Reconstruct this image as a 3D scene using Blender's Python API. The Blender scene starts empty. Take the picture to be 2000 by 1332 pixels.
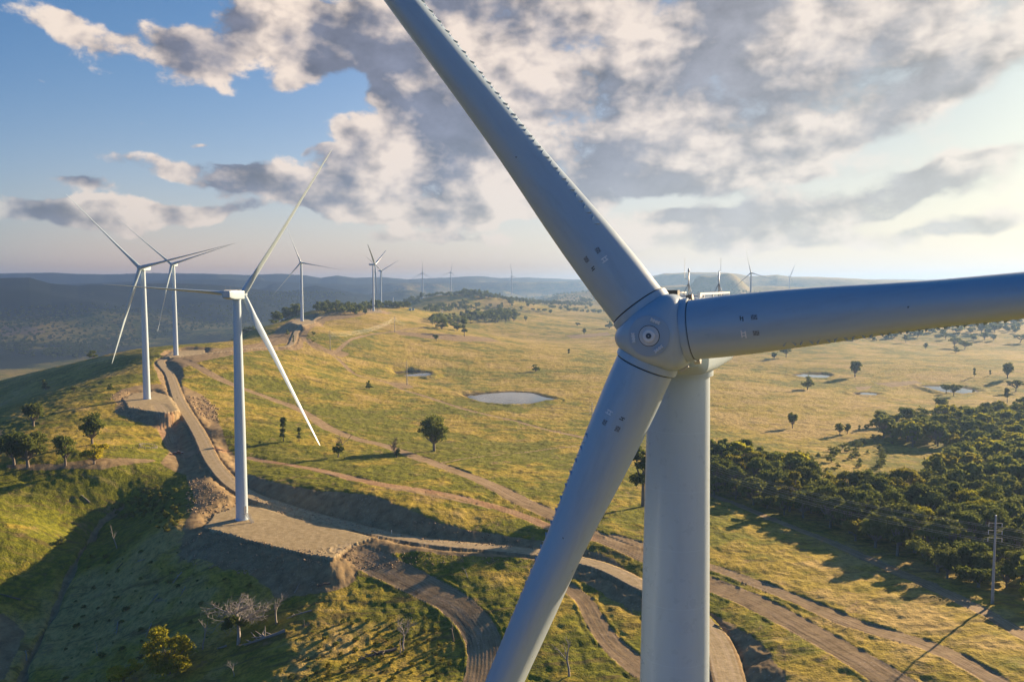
import bpy, bmesh, math, random
import numpy as np
from mathutils import Matrix, Vector
R = math.radians
S = bpy.context.scene
COL = S.collection
rnd = random.Random(7)

# ---------------------------------------------------------------- camera
CH = 96.0
FPX = 1555.0
PITCH = math.atan(106 / FPX)
cd = bpy.data.cameras.new("camera")
cam = bpy.data.objects.new("camera", cd)
COL.objects.link(cam)
cam.location = (0, 0, CH)
cam.rotation_euler = (math.pi / 2 - PITCH, 0, 0)
cd.sensor_width = 36
cd.lens = 36 * FPX / 2000
cd.clip_start = .5
cd.clip_end = 120000
S.camera = cam

SUN_AZ, SUN_EL = 47.0, 15.0
SUNV = Vector((math.sin(R(SUN_AZ)) * math.cos(R(SUN_EL)), math.cos(R(SUN_AZ)) * math.cos(R(SUN_EL)), math.sin(R(SUN_EL))))
S.view_settings.view_transform = 'Standard'
S.view_settings.look = 'None'
S.view_settings.gamma = 1
S.view_settings.use_curve_mapping = False
S.view_settings.exposure = 1.05
S.cycles.max_bounces = 4; S.cycles.diffuse_bounces = 2; S.cycles.glossy_bounces = 3; S.cycles.transmission_bounces = 3

# ---------------------------------------------------------------- node helper
class NT:
    def __init__(s, tree): s.t = tree; s.n = tree.nodes; s.l = tree.links
    def new(s, typ, **kw):
        n = s.n.new(typ)
        for k, v in kw.items(): setattr(n, k, v)
        return n
    def put(s, sock, v):
        if v is None: return
        if isinstance(v, bpy.types.NodeSocket): s.l.new(v, sock)
        else:
            if hasattr(sock.default_value, '__len__') and not hasattr(v, '__len__'): v = (v,) * len(sock.default_value)
            elif hasattr(v, '__len__') and hasattr(sock.default_value, '__len__') and len(sock.default_value) == 4 and len(v) == 3: v = (*v, 1)
            sock.default_value = v
    def m(s, op, a, b=None, c=None, clamp=False):
        n = s.new('ShaderNodeMath', operation=op, use_clamp=clamp)
        for i, v in enumerate((a, b, c)):
            if v is not None: s.put(n.inputs[i], v)
        return n.outputs[0]
    def v(s, op, a, b=None, out=0):
        n = s.new('ShaderNodeVectorMath', operation=op)
        s.put(n.inputs[0], a)
        if b is not None: s.put(n.inputs[3] if op == 'SCALE' else n.inputs[1], b)
        return n.outputs[out]
    def comb(s, x, y, z):
        n = s.new('ShaderNodeCombineXYZ')
        for i, q in enumerate((x, y, z)): s.put(n.inputs[i], q)
        return n.outputs[0]
    def sep(s, a):
        n = s.new('ShaderNodeSeparateXYZ'); s.put(n.inputs[0], a); return n.outputs
    def noise(s, vec, scale, detail=2, rough=.5, dist=0.0, out=0, dim='3D'):
        n = s.new('ShaderNodeTexNoise', noise_dimensions=dim)
        s.put(n.inputs['Vector'], vec)
        for k, q in (('Scale', scale), ('Detail', detail), ('Roughness', rough), ('Distortion', dist)): s.put(n.inputs[k], q)
        return n.outputs[out]
    def mix(s, f, a, b, mode='MIX'):
        n = s.new('ShaderNodeMix', data_type='RGBA', blend_type=mode)
        s.put(n.inputs[0], f); s.put(n.inputs[6], a); s.put(n.inputs[7], b)
        return n.outputs[2]
    def ss(s, x, lo, hi, a=0.0, b=1.0):
        n = s.new('ShaderNodeMapRange', interpolation_type='SMOOTHSTEP')
        for i, q in enumerate((x, lo, hi, a, b)): s.put(n.inputs[i], q)
        return n.outputs[0]
    def ramp(s, x, stops):
        n = s.new('ShaderNodeValToRGB'); e = n.color_ramp.elements
        while len(e) < len(stops): e.new(1)
        for k, (p, c) in enumerate(stops): e[k].position = p; e[k].color = (*c, 1)
        s.put(n.inputs[0], x); return n.outputs[0]
    def attr(s, name, out='Fac'):
        return s.new('ShaderNodeAttribute', attribute_name=name).outputs[out]

# ---------------------------------------------------------------- world: sky with clouds laid out by direction
W = bpy.data.worlds.new("World"); S.world = W; W.use_nodes = True
wt = NT(W.node_tree); wt.n.clear()
sky = wt.new('ShaderNodeTexSky', sky_type='NISHITA', sun_disc=False, sun_elevation=R(SUN_EL), sun_rotation=R(SUN_AZ))
sky.air_density = 1.1; sky.dust_density = 1.6; sky.ozone_density = 2.0; sky.altitude = 600
tc = wt.new('ShaderNodeTexCoord')
D = wt.v('NORMALIZE', tc.outputs['Generated'])
dx, dy, dz = wt.sep(D)[:3]
AZ = wt.m('MULTIPLY', wt.m('ARCTAN2', dx, dy), 180 / math.pi)
EL = wt.m('MULTIPLY', wt.m('ARCSINE', dz), 180 / math.pi)
def pix_dir(px, py):
    u = (px - 1000) / FPX; v = (666 - py) / FPX
    d = Vector((u, math.cos(PITCH) + v * math.sin(PITCH), -math.sin(PITCH) + v * math.cos(PITCH)))
    return d.normalized()
def azel(px, py):
    d = pix_dir(px, py); return math.degrees(math.atan2(d.x, d.y)), math.degrees(math.asin(d.z))
# cloud masses: where in the sky, half-widths in degrees, tilt, weight
CL = [(125, 60, 72, 42, -25, 1.2), (225, 95, 40, 35, -30, .6), (335, 92, 100, 52, -22, 1.3), (65, 155, 42, 12, 0, .55),
      (560, 40, 150, 75, -5, 1.3), (610, 130, 80, 60, 35, .9), (775, 20, 90, 75, 0, .9),
      (790, 185, 85, 75, -20, .95), (820, 235, 90, 60, 0, .8), (660, 262, 30, 24, 0, .8), (618, 297, 18, 9, 0, .6),
      (950, 90, 180, 130, 0, 1.3), (1010, 290, 260, 95, 8, 1.25), (740, 330, 100, 75, 0, 1.1), (860, 360, 150, 60, 0, 1.1),
      (410, 288, 34, 9, 0, .8), (390, 342, 150, 30, -4, 1.2), (540, 355, 110, 36, 0, 1.25), (590, 385, 70, 18, 0, .6),
      (120, 350, 110, 16, -6, .9), (70, 408, 210, 32, -3, 1.35), (300, 416, 140, 24, 0, 1.0), (440, 410, 80, 16, 0, .7), (625, 403, 30, 9, 0, .5),
      (820, 425, 130, 22, 0, 1.4), (1040, 410, 140, 18, 0, .9),
      (1250, 130, 330, 190, 10, 1.5), (1560, 70, 260, 110, 0, 1.4), (1500, 210, 330, 75, 14, 1.4), (1780, 120, 230, 85, 18, 1.35), (1950, 20, 120, 60, 10, 1.0),
      (1560, 280, 140, 26, 14, .8), (1330, 350, 190, 34, 5, 1.35), (1700, 240, 160, 30, 18, .8),
      (1880, 318, 95, 14, 10, 1.3), (1750, 385, 160, 30, 12, 1.5), (1480, 428, 280, 26, 4, 1.25), (1560, 472, 360, 24, 2, 1.15), (1900, 440, 120, 16, 6, 1.0), (1580, 345, 40, 12, 5, .8), (1320, 430, 90, 12, 0, .8), (850, 470, 200, 12, 0, .5)]
nvec = wt.comb(AZ, wt.m('MULTIPLY', EL, 1.5), 0.0)
wob = wt.noise(nvec, .16, 3, .55, out=1, dim='2D')
wobv = wt.v('SCALE', wt.v('SUBTRACT', wob, (.5, .5, .5)), 4.5)
wx, wy, wz_ = wt.sep(wobv)[:3]
AW = wt.m('ADD', AZ, wx); EW = wt.m('ADD', EL, wt.m('MULTIPLY', wy, .55))
def blobs(lst, grow):
    tot = None
    for (px, py, sx, sy, rot, wgt) in lst:
        a, e = azel(px, py); k = math.degrees(1 / FPX) * math.cos(math.radians(a))
        sx *= k * grow; sy *= k * grow
        c, s_ = math.cos(R(rot)), math.sin(R(rot))
        da = wt.m('SUBTRACT', AW, a); de = wt.m('SUBTRACT', EW, e)
        p = wt.m('MULTIPLY_ADD', da, c / sx, wt.m('MULTIPLY', de, s_ / sx))
        q = wt.m('MULTIPLY_ADD', de, c / sy, wt.m('MULTIPLY', da, -s_ / sy))
        d2 = wt.m('MULTIPLY_ADD', p, p, wt.m('MULTIPLY', q, q))
        g = wt.m('MULTIPLY', wt.m('EXPONENT', wt.m('MULTIPLY', d2, -1.0)), wgt)
        tot = g if tot is None else wt.m('ADD', tot, g)
    return tot
mass = blobs(CL, 1.0)
# where the masses are thinner and catch the light (+) or are thick and grey (-)
TONE = [(1150, 90, 110, 80, -20, .55), (1330, 60, 70, 40, 0, .3), (1620, 90, 120, 50, -10, .5), (1500, 140, 150, 25, 8, .3), (850, 185, 60, 50, 0, .4), (780, 330, 90, 40, 0, .45), (870, 370, 90, 30, 0, .4), (1180, 265, 70, 16, 0, .45),
        (1200, 195, 160, 60, 0, -.35), (1700, 170, 260, 40, 12, -.4), (1500, 80, 40, 60, 10, -.5), (1380, 60, 90, 70, 0, -.25), (1330, 350, 150, 22, 4, -.35), (900, 265, 130, 30, 0, -.4), (560, 30, 110, 45, 0, -.3), (1450, 240, 180, 26, 8, -.3), (820, 425, 110, 14, 0, -.4), (110, 425, 180, 16, 0, -.3), (330, 350, 130, 14, -5, -.3), (1780, 395, 130, 20, 10, -.3), (1950, 60, 60, 70, 0, .4)]
tone = blobs(TONE, 1.0)
# clouds over the rest of the sky, out of the photograph's frame
rest = wt.noise(wt.comb(AZ, wt.m('MULTIPLY', EL, 1.6), 3.0), .05, 3, .5)
outw = wt.m('MAXIMUM', wt.ss(wt.m('ABSOLUTE', AZ), 34, 44), wt.ss(EL, 22, 30))
mass = wt.m('ADD', mass, wt.m('MULTIPLY', wt.m('MULTIPLY', wt.ss(rest, .5, .62), wt.ss(wt.m('ABSOLUTE', wt.m('SUBTRACT', AZ, 60)), 110, 60, .0, .9)), outw))
def puffs(off, det, rough=.60):
    return wt.noise(wt.v('ADD', wt.v('ADD', nvec, wt.v('SCALE', wobv, .22)), off), .135, det, rough, 0.0, dim='2D')
n0 = puffs((0, 0, 0), 8)
nl0 = puffs((0, 0, 0), 4, .52)
n1 = puffs((1.1, 1.0, 0), 4, .52)
n2 = puffs((3.4, 2.8, 0), 2)
mcl = wt.m('MINIMUM', mass, 1.25)
dens = wt.m('ADD', wt.m('MULTIPLY', wt.m('SUBTRACT', n0, .5), 4.6), wt.m('MULTIPLY', wt.m('SUBTRACT', mcl, .55), 1.7))
sd = wt.v('DOT_PRODUCT', D, tuple(SUNV), out=1)
sang = wt.m('MULTIPLY', wt.m('ARCCOSINE', sd), 180 / math.pi)
near = wt.ss(sang, 55, 12)
cover = wt.ss(dens, wt.m('MULTIPLY_ADD', near, -.35, -.06), wt.m('MULTIPLY_ADD', near, .6, .52))
thick = wt.ss(dens, .2, 2.2)
lit = wt.m('ADD', wt.m('ADD', wt.m('MULTIPLY', wt.m('SUBTRACT', nl0, n1), 5.2), wt.m('MULTIPLY', wt.m('SUBTRACT', n0, nl0), 3.2)), wt.m('MULTIPLY', wt.m('SUBTRACT', n0, n2), 1.8))
lit = wt.m('ADD', wt.m('ADD', wt.m('ADD', lit, .54), tone), wt.m('MULTIPLY', thick, -.62))
lit = wt.ss(lit, -.45, 1.35)
lit = wt.m('ADD', lit, wt.m('MULTIPLY', wt.m('SUBTRACT', n0, n2), .5), clamp=True)
sd = wt.v('DOT_PRODUCT', D, tuple(SUNV), out=1)
sang = wt.m('MULTIPLY', wt.m('ARCCOSINE', sd), 180 / math.pi)
near = wt.ss(sang, 55, 12)
glow = wt.m('EXPONENT', wt.m('MULTIPLY', sang, -1 / 6.5))
dark_c = wt.mix(near, (.165, .175, .235), (.33, .32, .33))
bright_c = wt.mix(near, (1.0, .83, .70), (.98, .85, .74))
dark_c = wt.v('SCALE', dark_c, wt.m('MULTIPLY_ADD', wt.m('SUBTRACT', wt.noise(nvec, .3, 5, .6, dim='2D'), .5), 1.3, wt.m('MULTIPLY_ADD', wt.m('SUBTRACT', n2, .5), 1.2, 1.05)))
ccol = wt.mix(lit, dark_c, bright_c)
skyc = wt.new('ShaderNodeHueSaturation'); wt.put(skyc.inputs['Color'], sky.outputs[0])
skyc.inputs['Saturation'].default_value = 1.12
back = wt.v('MULTIPLY', skyc.outputs[0], (.075, .115, .150))
near2 = wt.ss(sang, 75, 20)
low = wt.m('EXPONENT', wt.m('DIVIDE', wt.m('MAXIMUM', EL, 0.0), wt.m('MULTIPLY_ADD', near2, -6.0, -4.6)))
hz = wt.mix(wt.ss(sang, 85, 15), (1.25, .86, .68), (1.14, .89, .67))
hz = wt.mix(wt.ss(sang, 88, 122), hz, (.06, .35, .62))
back = wt.v('MULTIPLY', back, wt.mix(near, (1, 1, 1), (.60, .54, .48)))
base = wt.mix(wt.m('MULTIPLY', low, .92), back, hz)
colr = wt.mix(wt.m('MULTIPLY', cover, wt.m('SUBTRACT', 1.0, wt.m('MULTIPLY', low, .55))), base, ccol)
colr = wt.v('ADD', colr, wt.v('SCALE', (.45, .37, .27), wt.m('MULTIPLY', glow, wt.m('SUBTRACT', 1.0, wt.m('MULTIPLY', thick, .75)))))
colr = wt.v('MULTIPLY', colr, wt.mix(wt.m('MAXIMUM', wt.ss(sang, 70, 100), wt.ss(EL, 24, 42)), (1, 1, 1), (.08, .56, .90)))
colr = wt.v('MULTIPLY', colr, wt.mix(wt.ss(EL, 26, 46), (1, 1, 1), (.72, .66, .62)))
bg = wt.new('ShaderNodeBackground'); wt.put(bg.inputs[0], colr); bg.inputs[1].default_value = .47
wo = wt.new('ShaderNodeOutputWorld'); wt.l.new(bg.outputs[0], wo.inputs[0])
W.cycles.sampling_method = 'MANUAL'; W.cycles.sample_map_resolution = 512

sd_ = bpy.data.lights.new("sun", 'SUN'); sun = bpy.data.objects.new("sun", sd_); COL.objects.link(sun)
sd_.energy = 5.8; sd_.angle = R(.55); sd_.color = (1, .745, .46)
sun.rotation_euler = (-SUNV).to_track_quat('-Z', 'Y').to_euler()
sun.location = (200, 200, 400)

# ---------------------------------------------------------------- ray helpers (pixel of the photograph -> point in the world)
def at_z(px, py, z):
    d = pix_dir(px, py); t = (z) / d.z
    return (d.x * t, d.y * t, z + CH)
def at_y(px, py, Y):
    d = pix_dir(px, py); t = Y / d.y
    return (d.x * t, Y, d.z * t + CH)

# ---------------------------------------------------------------- noise
def _hash(ix, iy, seed):
    h = (ix.astype(np.int64) * 374761393 + iy.astype(np.int64) * 668265263 + seed * 974634777) & 0xffffffff
    h = ((h ^ (h >> 13)) * 1274126177) & 0xffffffff
    return ((h ^ (h >> 16)) & 0xffff) / 65535.0
def vnoise(x, y, seed=0):
    ix = np.floor(x); iy = np.floor(y); fx = x - ix; fy = y - iy
    fx = fx * fx * fx * (fx * (fx * 6 - 15) + 10); fy = fy * fy * fy * (fy * (fy * 6 - 15) + 10)
    a = _hash(ix, iy, seed); b = _hash(ix + 1, iy, seed); c = _hash(ix, iy + 1, seed); d = _hash(ix + 1, iy + 1, seed)
    return (a + (b - a) * fx) * (1 - fy) + (c + (d - c) * fx) * fy
def fbm(x, y, scale, oct=4, seed=0, gain=.5):
    v = 0; amp = 1; tot = 0; c, s = .8, .6
    x = x / scale; y = y / scale
    for k in range(oct):
        v = v + amp * (vnoise(x, y, seed + k) - .5); tot += amp; amp *= gain
        x, y = (x * c - y * s) * 2.03 + 17.3, (x * s + y * c) * 2.03 - 9.1
    return v / tot * 2
def sstep(x, a, b):
    t = np.clip((x - a) / (b - a), 0, 1); return t * t * (3 - 2 * t)

# ---------------------------------------------------------------- the lie of the land
CP = [  # photograph pixel, height relative to the camera
 (850, 880, -97), (700, 985, -87.5), (560, 940, -88.8), (900, 1000, -90), (1050, 1000, -91.5), (1100, 920, -95), (600, 860, -91.5), (550, 760, -87), (480, 800, -86),
 (700, 740, -97), (810, 731, -102.2), (998, 778, -106), (998, 840, -103), (1150, 760, -108), (1250, 700, -112), (1100, 640, -103), (900, 640, -90), (1200, 650, -108),
 (420, 760, -81), (520, 710, -74), (640, 700, -83), (640, 640, -62), (771, 648, -71), (645, 684, -79), (795, 752, -101), (760, 850, -97), (950, 700, -99), (700, 660, -72),
 (1000, 610, -80), (1100, 605, -85), (1180, 615, -90), (1250, 880, -103), (1300, 640, -110), (1467, 611, -62), (1350, 600, -90), (1600, 600, -85), (1800, 610, -90), (2000, 600, -90),
 (1700, 660, -108), (1548, 835, -113), (1670, 735, -117), (1585, 735, -118), (1690, 769, -119), (1860, 762, -119), (1450, 740, -115), (1450, 800, -112), (1950, 700, -113),
 (1700, 900, -106), (1900, 1000, -99), (1450, 900, -102), (1938, 1178, -89), (1500, 1100, -94), (1700, 1200, -90), (1400, 1332, -93), (2000, 1332, -85), (1650, 840, -112), (1950, 830, -113), (1600, 980, -101), (1800, 1100, -94),
 # spine of the ridge and the slope that falls away left of it
 (470, 1010, -93.4), (287, 777, -77.6), (342, 693, -69), (587, 624, -51.7), (575, 646, -60), (540, 652, -65), (622, 650, -62), (600, 637, -56), (560, 634, -57), (729, 608, -48.5), (400, 690, -69), (470, 668, -66.5), (250, 800, -80), (330, 872, -90.5), (345, 832, -86), (318, 850, -87), (270, 830, -83), (365, 872, -92.5), (395, 905, -93.5), (430, 850, -86.2), (420, 800, -83.3), (400, 845, -85.5), (215, 860, -84), (300, 905, -90), (350, 960, -93.5),
 (125, 905, -87), (65, 830, -84), (0, 880, -86), (0, 950, -93), (100, 930, -91), (200, 930, -91.5), (150, 800, -80), (230, 745, -75.5), (180, 860, -84),
 (60, 780, -104), (120, 760, -96), (0, 800, -105), (0, 750, -132), (100, 722, -101), (200, 697, -77), (150, 740, -92),
 # gully, lit bank left of it and the shaded side under the pad
 (0, 1100, -107), (100, 1200, -119.5), (45, 1332, -126), (180, 1050, -111), (240, 960, -98), (0, 1250, -121), (-150, 1200, -114), (-150, 1000, -95), (60, 1030, -101),
 (345, 1037, -95), (300, 1150, -108), (300, 1250, -115), (450, 1250, -110), (450, 1150, -102.5), (400, 1112, -100.5), (520, 1122, -100), (370, 1070, -99), (600, 1200, -102.8), (520, 1190, -105), (540, 1265, -106), (600, 1125, -99.3), (750, 1250, -103.8), (720, 1120, -98.5), (850, 1300, -105), (650, 1332, -105), (450, 1332, -111), (250, 1332, -118.5),
 (1000, 1200, -98.5), (1100, 1300, -99), (1200, 1250, -98), (950, 1120, -96.5), (1100, 1130, -97), (950, 1050, -93), (1120, 1060, -93), (1200, 1070, -93), (1450, 1250, -93), (1300, 1100, -94),
 (800, 600, -46), (900, 585, -42), (950, 600, -66)]
CR = []   # (x, y, z relative to the camera)
for px, py, z in CP:
    p = at_z(px, py, z); CR.append((p[0], p[1], z))
def polar(px, r, z):
    a = math.atan((px - 1000) / FPX); CR.append((r * math.sin(a), r * math.cos(a), z))
for px, r, z in [(0, 1700, -215), (0, 2600, -235), (100, 1500, -190), (200, 1250, -160), (200, 2200, -215), (300, 880, -67), (300, 1350, -150), (420, 985, -66.5), (420, 1500, -140), (420, 2400, -215), (500, 1250, -62), (500, 1900, -150), (500, 3000, -235),
                 (560, 1500, -55), (560, 2200, -150), (600, 1560, -50), (600, 2300, -120), (660, 1650, -47), (650, 2800, -180), (728, 1800, -47), (728, 3400, -160), (0, 4500, -240), (400, 4500, -240), (-300, 1000, -175), (-300, 500, -110), (-400, 2000, -220), (700, 4500, -210),
                 (825, 2844, -41), (880, 3387, -31), (900, 3300, -31), (800, 4300, -90), (1000, 3500, -37), (1000, 4600, -80), (1150, 3600, -60), (1150, 4600, -100), (1100, 2300, -96), (1400, 2600, -85), (1400, 4500, -90), (1800, 2600, -98), (1800, 4500, -95), (2300, 2500, -95), (2300, 1000, -105), (2300, 450, -100), (2300, 4500, -95), (2100, 250, -88), (980, 2600, -58), (1040, 2300, -80)]:
    polar(px, r, z)
CR += [(8, 38, -92.6), (0, 10, -92.6), (40, 110, -93), (-60, 90, -98), (-120, 130, -112), (60, 60, -91), (120, 110, -88), (-40, 160, -103), (0, -60, -93), (-200, -100, -118), (200, -100, -86), (-250, 180, -122), (-350, 300, -112)]
_c = np.array(CR, float)
_ct = np.arctan2(_c[:, 0], _c[:, 1]); _cr = np.log(np.hypot(_c[:, 0], _c[:, 1]))
def _U(d2): return .5 * d2 * np.log(np.maximum(d2, 1e-12))
_n = len(_c)
_K = _U((_ct[:, None] - _ct[None]) ** 2 + (_cr[:, None] - _cr[None]) ** 2)
_K += np.eye(_n) * 2e-4
_P = np.stack([np.ones(_n), _ct, _cr], 1)
_A = np.block([[_K, _P], [_P.T, np.zeros((3, 3))]])
_w = np.linalg.solve(_A, np.concatenate([_c[:, 2], np.zeros(3)]))
def tps(t, l):
    sh = t.shape; t = t.ravel(); l = l.ravel(); out = np.empty(len(t))
    for i in range(0, len(t), 20000):
        a = t[i:i + 20000]; b = l[i:i + 20000]
        out[i:i + 20000] = _U((a[:, None] - _ct) ** 2 + (b[:, None] - _cr) ** 2) @ _w[:_n] + _w[_n] + _w[_n + 1] * a + _w[_n + 2] * b
    return out.reshape(sh)
# far ranges: silhouette in the photograph, distance, width
RANGES = [
 (11500, 1300, [(-1500, 530), (-400, 534), (0, 535), (100, 532), (200, 536), (300, 533.5), (400, 535), (480, 537), (544, 535), (598, 538), (628, 543), (660, 538), (696, 543.6), (750, 541), (796, 545), (908, 540.5), (944, 540), (974, 543.6), (1032, 542), (1090, 544), (1200, 548), (1400, 548), (1700, 545), (2000, 548), (3500, 540)]),
 (9300, 800, [(-1500, 560), (0, 560), (400, 545), (480, 547), (560, 551), (700, 556), (800, 552), (1000, 551), (1132, 549), (1200, 560), (1500, 562), (2000, 556), (3500, 560)]),
 (5400, 1250, [(-1500, 540), (-300, 548), (0, 543), (60, 542.5), (100, 554), (154, 559), (178, 556), (244, 556), (330, 553), (430, 557), (490, 562), (550, 569), (610, 573), (655, 573), (700, 585), (760, 610), (900, 640), (3500, 640)]),
 (7000, 700, [(-1500, 600), (500, 600), (560, 575), (592, 562), (616, 558), (640, 562), (715, 575), (800, 566), (900, 585), (1000, 600), (3500, 600)]),
 (7400, 1100, [(-1500, 700), (1100, 580), (1180, 556), (1240, 545), (1280, 538), (1296, 533.5), (1344, 532), (1408, 532.5), (1440, 535.6), (1461, 540), (1501, 538.5), (1517, 537), (1542, 541), (1598, 540.5), (1700, 546), (1800, 548), (2000, 552), (2400, 545), (3500, 550)]),
 (5600, 700, [(-1500, 700), (1000, 610), (1090, 575), (1180, 566), (1250, 562), (1330, 556), (1400, 562), (1500, 558), (1600, 563), (1750, 560), (1900, 566), (2100, 562), (3500, 570)])]
def far_h(t, r, x, y):
    base = -215 + 95 * sstep(t, -.15, .12) + 22 * fbm(x, y, 1500, 4, 31)
    h = base.copy()
    for k, (rr, wd, prof) in enumerate(RANGES):
        px = 1000 + FPX * np.tan(np.clip(t, -1.0, 1.0))
        prof = np.array(prof, float)
        e = (560 - np.interp(px, prof[:, 0], prof[:, 1])) / FPX * np.cos(np.clip(t, -1, 1))
        r0 = rr * (1 + .04 * np.sin(t * 7 + k * 2))
        top = r0 * e + (9 if k < 3 else 6) * fbm(x, y, 420, 5, 50 + k)
        u = (r - r0) / wd
        spur = 1 + 1.05 * fbm(x, y, wd * .6, 3, 70 + k)
        f = np.exp(-np.abs(u * spur) ** 1.55 * 1.3)
        f = np.where(u > 0, np.exp(-np.abs(u) ** 1.5 * .5), f)
        cand = base + (top - base) * f
        h = np.maximum(h, cand)
    return h
def natural(x, y):
    r = np.hypot(x, y) + 1e-6; t = np.arctan2(x, y); l = np.log(np.clip(r, 8, 6000))
    w = sstep(np.log(r), math.log(2900), math.log(4700))
    tt = np.clip(t, -1.15, 1.15)
    h = tps(tt, l)
    h = np.clip(h, -245, 30)
    if np.any(w > 0): h = h * (1 - w) + far_h(t, r, x, y) * w
    amp = sstep(r, 90, 500)
    h = h + (.9 * fbm(x, y, 60, 3, 3) + 2.2 * fbm(x, y, 240, 2, 4)) * amp * (.35 + .65 * sstep(r, 300, 1500))
    h = h + 16 * fbm(x, y, 900, 4, 5) * sstep(r, 1500, 4000) * (1 - w)
    return h
def nat1(x, y): return float(natural(np.array([x]), np.array([y]))[0])

# ---------------------------------------------------------------- roads, pads, dams
def pl(pts, z=None):
    return [at_z(p[0], p[1], p[2]) for p in pts]
def dense(P, step):
    out = []
    P = [np.array(p, float) for p in P]
    # Catmull-Rom
    for i in range(len(P) - 1):
        p0 = P[max(i - 1, 0)]; p1 = P[i]; p2 = P[i + 1]; p3 = P[min(i + 2, len(P) - 1)]
        n = max(2, int(np.linalg.norm(p2[:2] - p1[:2]) / step))
        for k in range(n):
            t = k / n
            out.append(.5 * ((2 * p1) + (-p0 + p2) * t + (2 * p0 - 5 * p1 + 4 * p2 - p3) * t * t + (-p0 + 3 * p1 - 3 * p2 + p3) * t ** 3))
    out.append(P[-1]); return np.array(out)
MAIN = [(8 + 0, 34, 2.9), (26, 62, 2.9), (41, 100, 2.8), (48, 150, 2.5)]
MAIN += pl([(1425, 1332, -94), (1398, 1250, -94.3), (1340, 1185, -94.5), (1250, 1140, -94.5), (1190, 1110, -94.5), (1140, 1095, -94.5), (1050, 1078, -94.5), (940, 1067, -94.5), (860, 1060, -94.5), (760, 1044, -94.3), (680, 1024, -94), (600, 1003, -93.8), (540, 984, -93.2), (490, 966, -92.6), (455, 945, -92), (430, 920, -90.8),
            (412, 895, -89.3), (400, 870, -87.6), (388, 845, -85.4), (370, 815, -82), (356, 792, -79.5), (345, 770, -78), (338, 748, -76.3), (330, 728, -74.3), (318, 714, -72.5), (314, 706, -71.2), (330, 699, -70), (370, 693, -69), (420, 688, -68.4), (470, 681, -67.5), (530, 671, -65.5), (565, 663, -63), (580, 646, -59.5), (598, 632, -54.5), (628, 621, -51.5), (680, 615.5, -50), (722, 609.5, -49)])
BRN = [(a, b) for a, b in [(345, 700), (385, 715), (420, 735), (470, 757), (520, 775), (570, 793), (605, 811), (640, 835), (690, 855), (745, 868), (795, 885), (850, 905), (920, 930), (970, 952), (1020, 978), (1075, 1003), (1140, 1035), (1200, 1060), (1280, 1095), (1386, 1138), (1480, 1177), (1577, 1229), (1675, 1285), (1740, 1325), (1830, 1390), (1950, 1480)]]
PAR = [(1200, 1048), (1290, 1075), (1386, 1105), (1470, 1135), (1545, 1165), (1610, 1192), (1675, 1220), (1750, 1240), (1821, 1262), (1890, 1295), (1951, 1332), (2040, 1390)]
RED = [(485, 893), (560, 906), (640, 921), (700, 935), (760, 946), (850, 960), (920, 975), (980, 992), (1030, 1010), (1085, 1032), (1150, 1050)]
FLD = [(583, 655), (597, 663), (618, 682), (648, 693), (666, 706), (684, 724), (705, 735), (750, 745), (780, 758), (825, 772), (870, 787), (915, 801), (945, 808), (1000, 820), (1065, 838), (1130, 852), (1220, 872)]
BRA = [(650, 691), (678, 668), (720, 654), (771, 647), (830, 640)]
HAUL = [(680, 1078), (720, 1092), (770, 1116), (830, 1145), (885, 1175), (922, 1210), (944, 1250), (946, 1300), (930, 1360), (900, 1450)]
FOR = [(1386, 965), (1441, 985), (1496, 1008), (1577, 1040), (1642, 1066), (1707, 1096), (1805, 1138), (1870, 1168), (1935, 1200), (1983, 1229), (2060, 1280)]
THN = [(850, 905), (920, 893), (1000, 885), (1100, 873), (1200, 862)]
SID = [(430, 885), (400, 893), (350, 888), (330, 850), (318, 820), (310, 800)]
CURL = [(1108, 1145), (1140, 1170), (1165, 1215), (1190, 1250), (1215, 1275), (1260, 1310)]
DPAD = [(500, 682), (530, 665), (556, 645), (572, 630), (590, 626)]
def on_nat(pts):
    """points of the photograph dropped on the natural ground"""
    out = []
    n = 700
    for px, py in pts:
        d = pix_dir(px, py)
        t = np.exp(np.linspace(math.log(60), math.log(9000), n)); x = d.x * t; y = d.y * t
        g = natural(x, y); s = d.z * t - g
        idx = np.where(s < 0)[0]
        i = idx[0] if len(idx) else n - 1
        if i > 0 and len(idx):
            a = s[i - 1] / (s[i - 1] - s[i]); tt = t[i - 1] + (t[i] - t[i - 1]) * a
        else: tt = t[i]
        out.append((d.x * tt, d.y * tt, d.z * tt + CH))
    return out
# name, centreline, half width, kind of surface, carves the land?
ROADS = [("gravel_road", dense(MAIN, 4), 3.3, 'gravel', True)]
for nm, P, hw, kind in [("dirt_track", BRN, 4.6, 'dirt'), ("dirt_track", PAR, 3.0, 'dirt'), ("dirt_track", RED, 2.6, 'red'), ("dirt_track", FLD, 2.6, 'dirt'), ("dirt_track", BRA, 2.8, 'dirt'),
                        ("dirt_track", HAUL, 5.6, 'dirt'), ("dirt_track", FOR, 2.7, 'dirt'), ("farm_track", THN, .9, 'dirt'), ("dirt_track", SID, 3.5, 'red'), ("dirt_track", CURL, 3.2, 'dirt'), ("dirt_track", DPAD, 5.0, 'dirt')]:
    ROADS.append((nm, dense(on_nat(P), 5), hw, kind, False))
_P = ROADS[0][1]; _nz = natural(_P[:, 0], _P[:, 1]) + CH; _lim = np.interp(_P[:, 1], [560, 760, 1000], [9, 2.0, .9])
_z = _nz + np.clip(_P[:, 2] - _nz, -_lim, _lim); _k = 9; _zz = np.convolve(np.pad(_z, _k, mode='edge'), np.ones(2 * _k + 1) / (2 * _k + 1), mode='valid')
_P[:, 2] = np.where(_P[:, 1] > 500, _zz, _P[:, 2])
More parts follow.
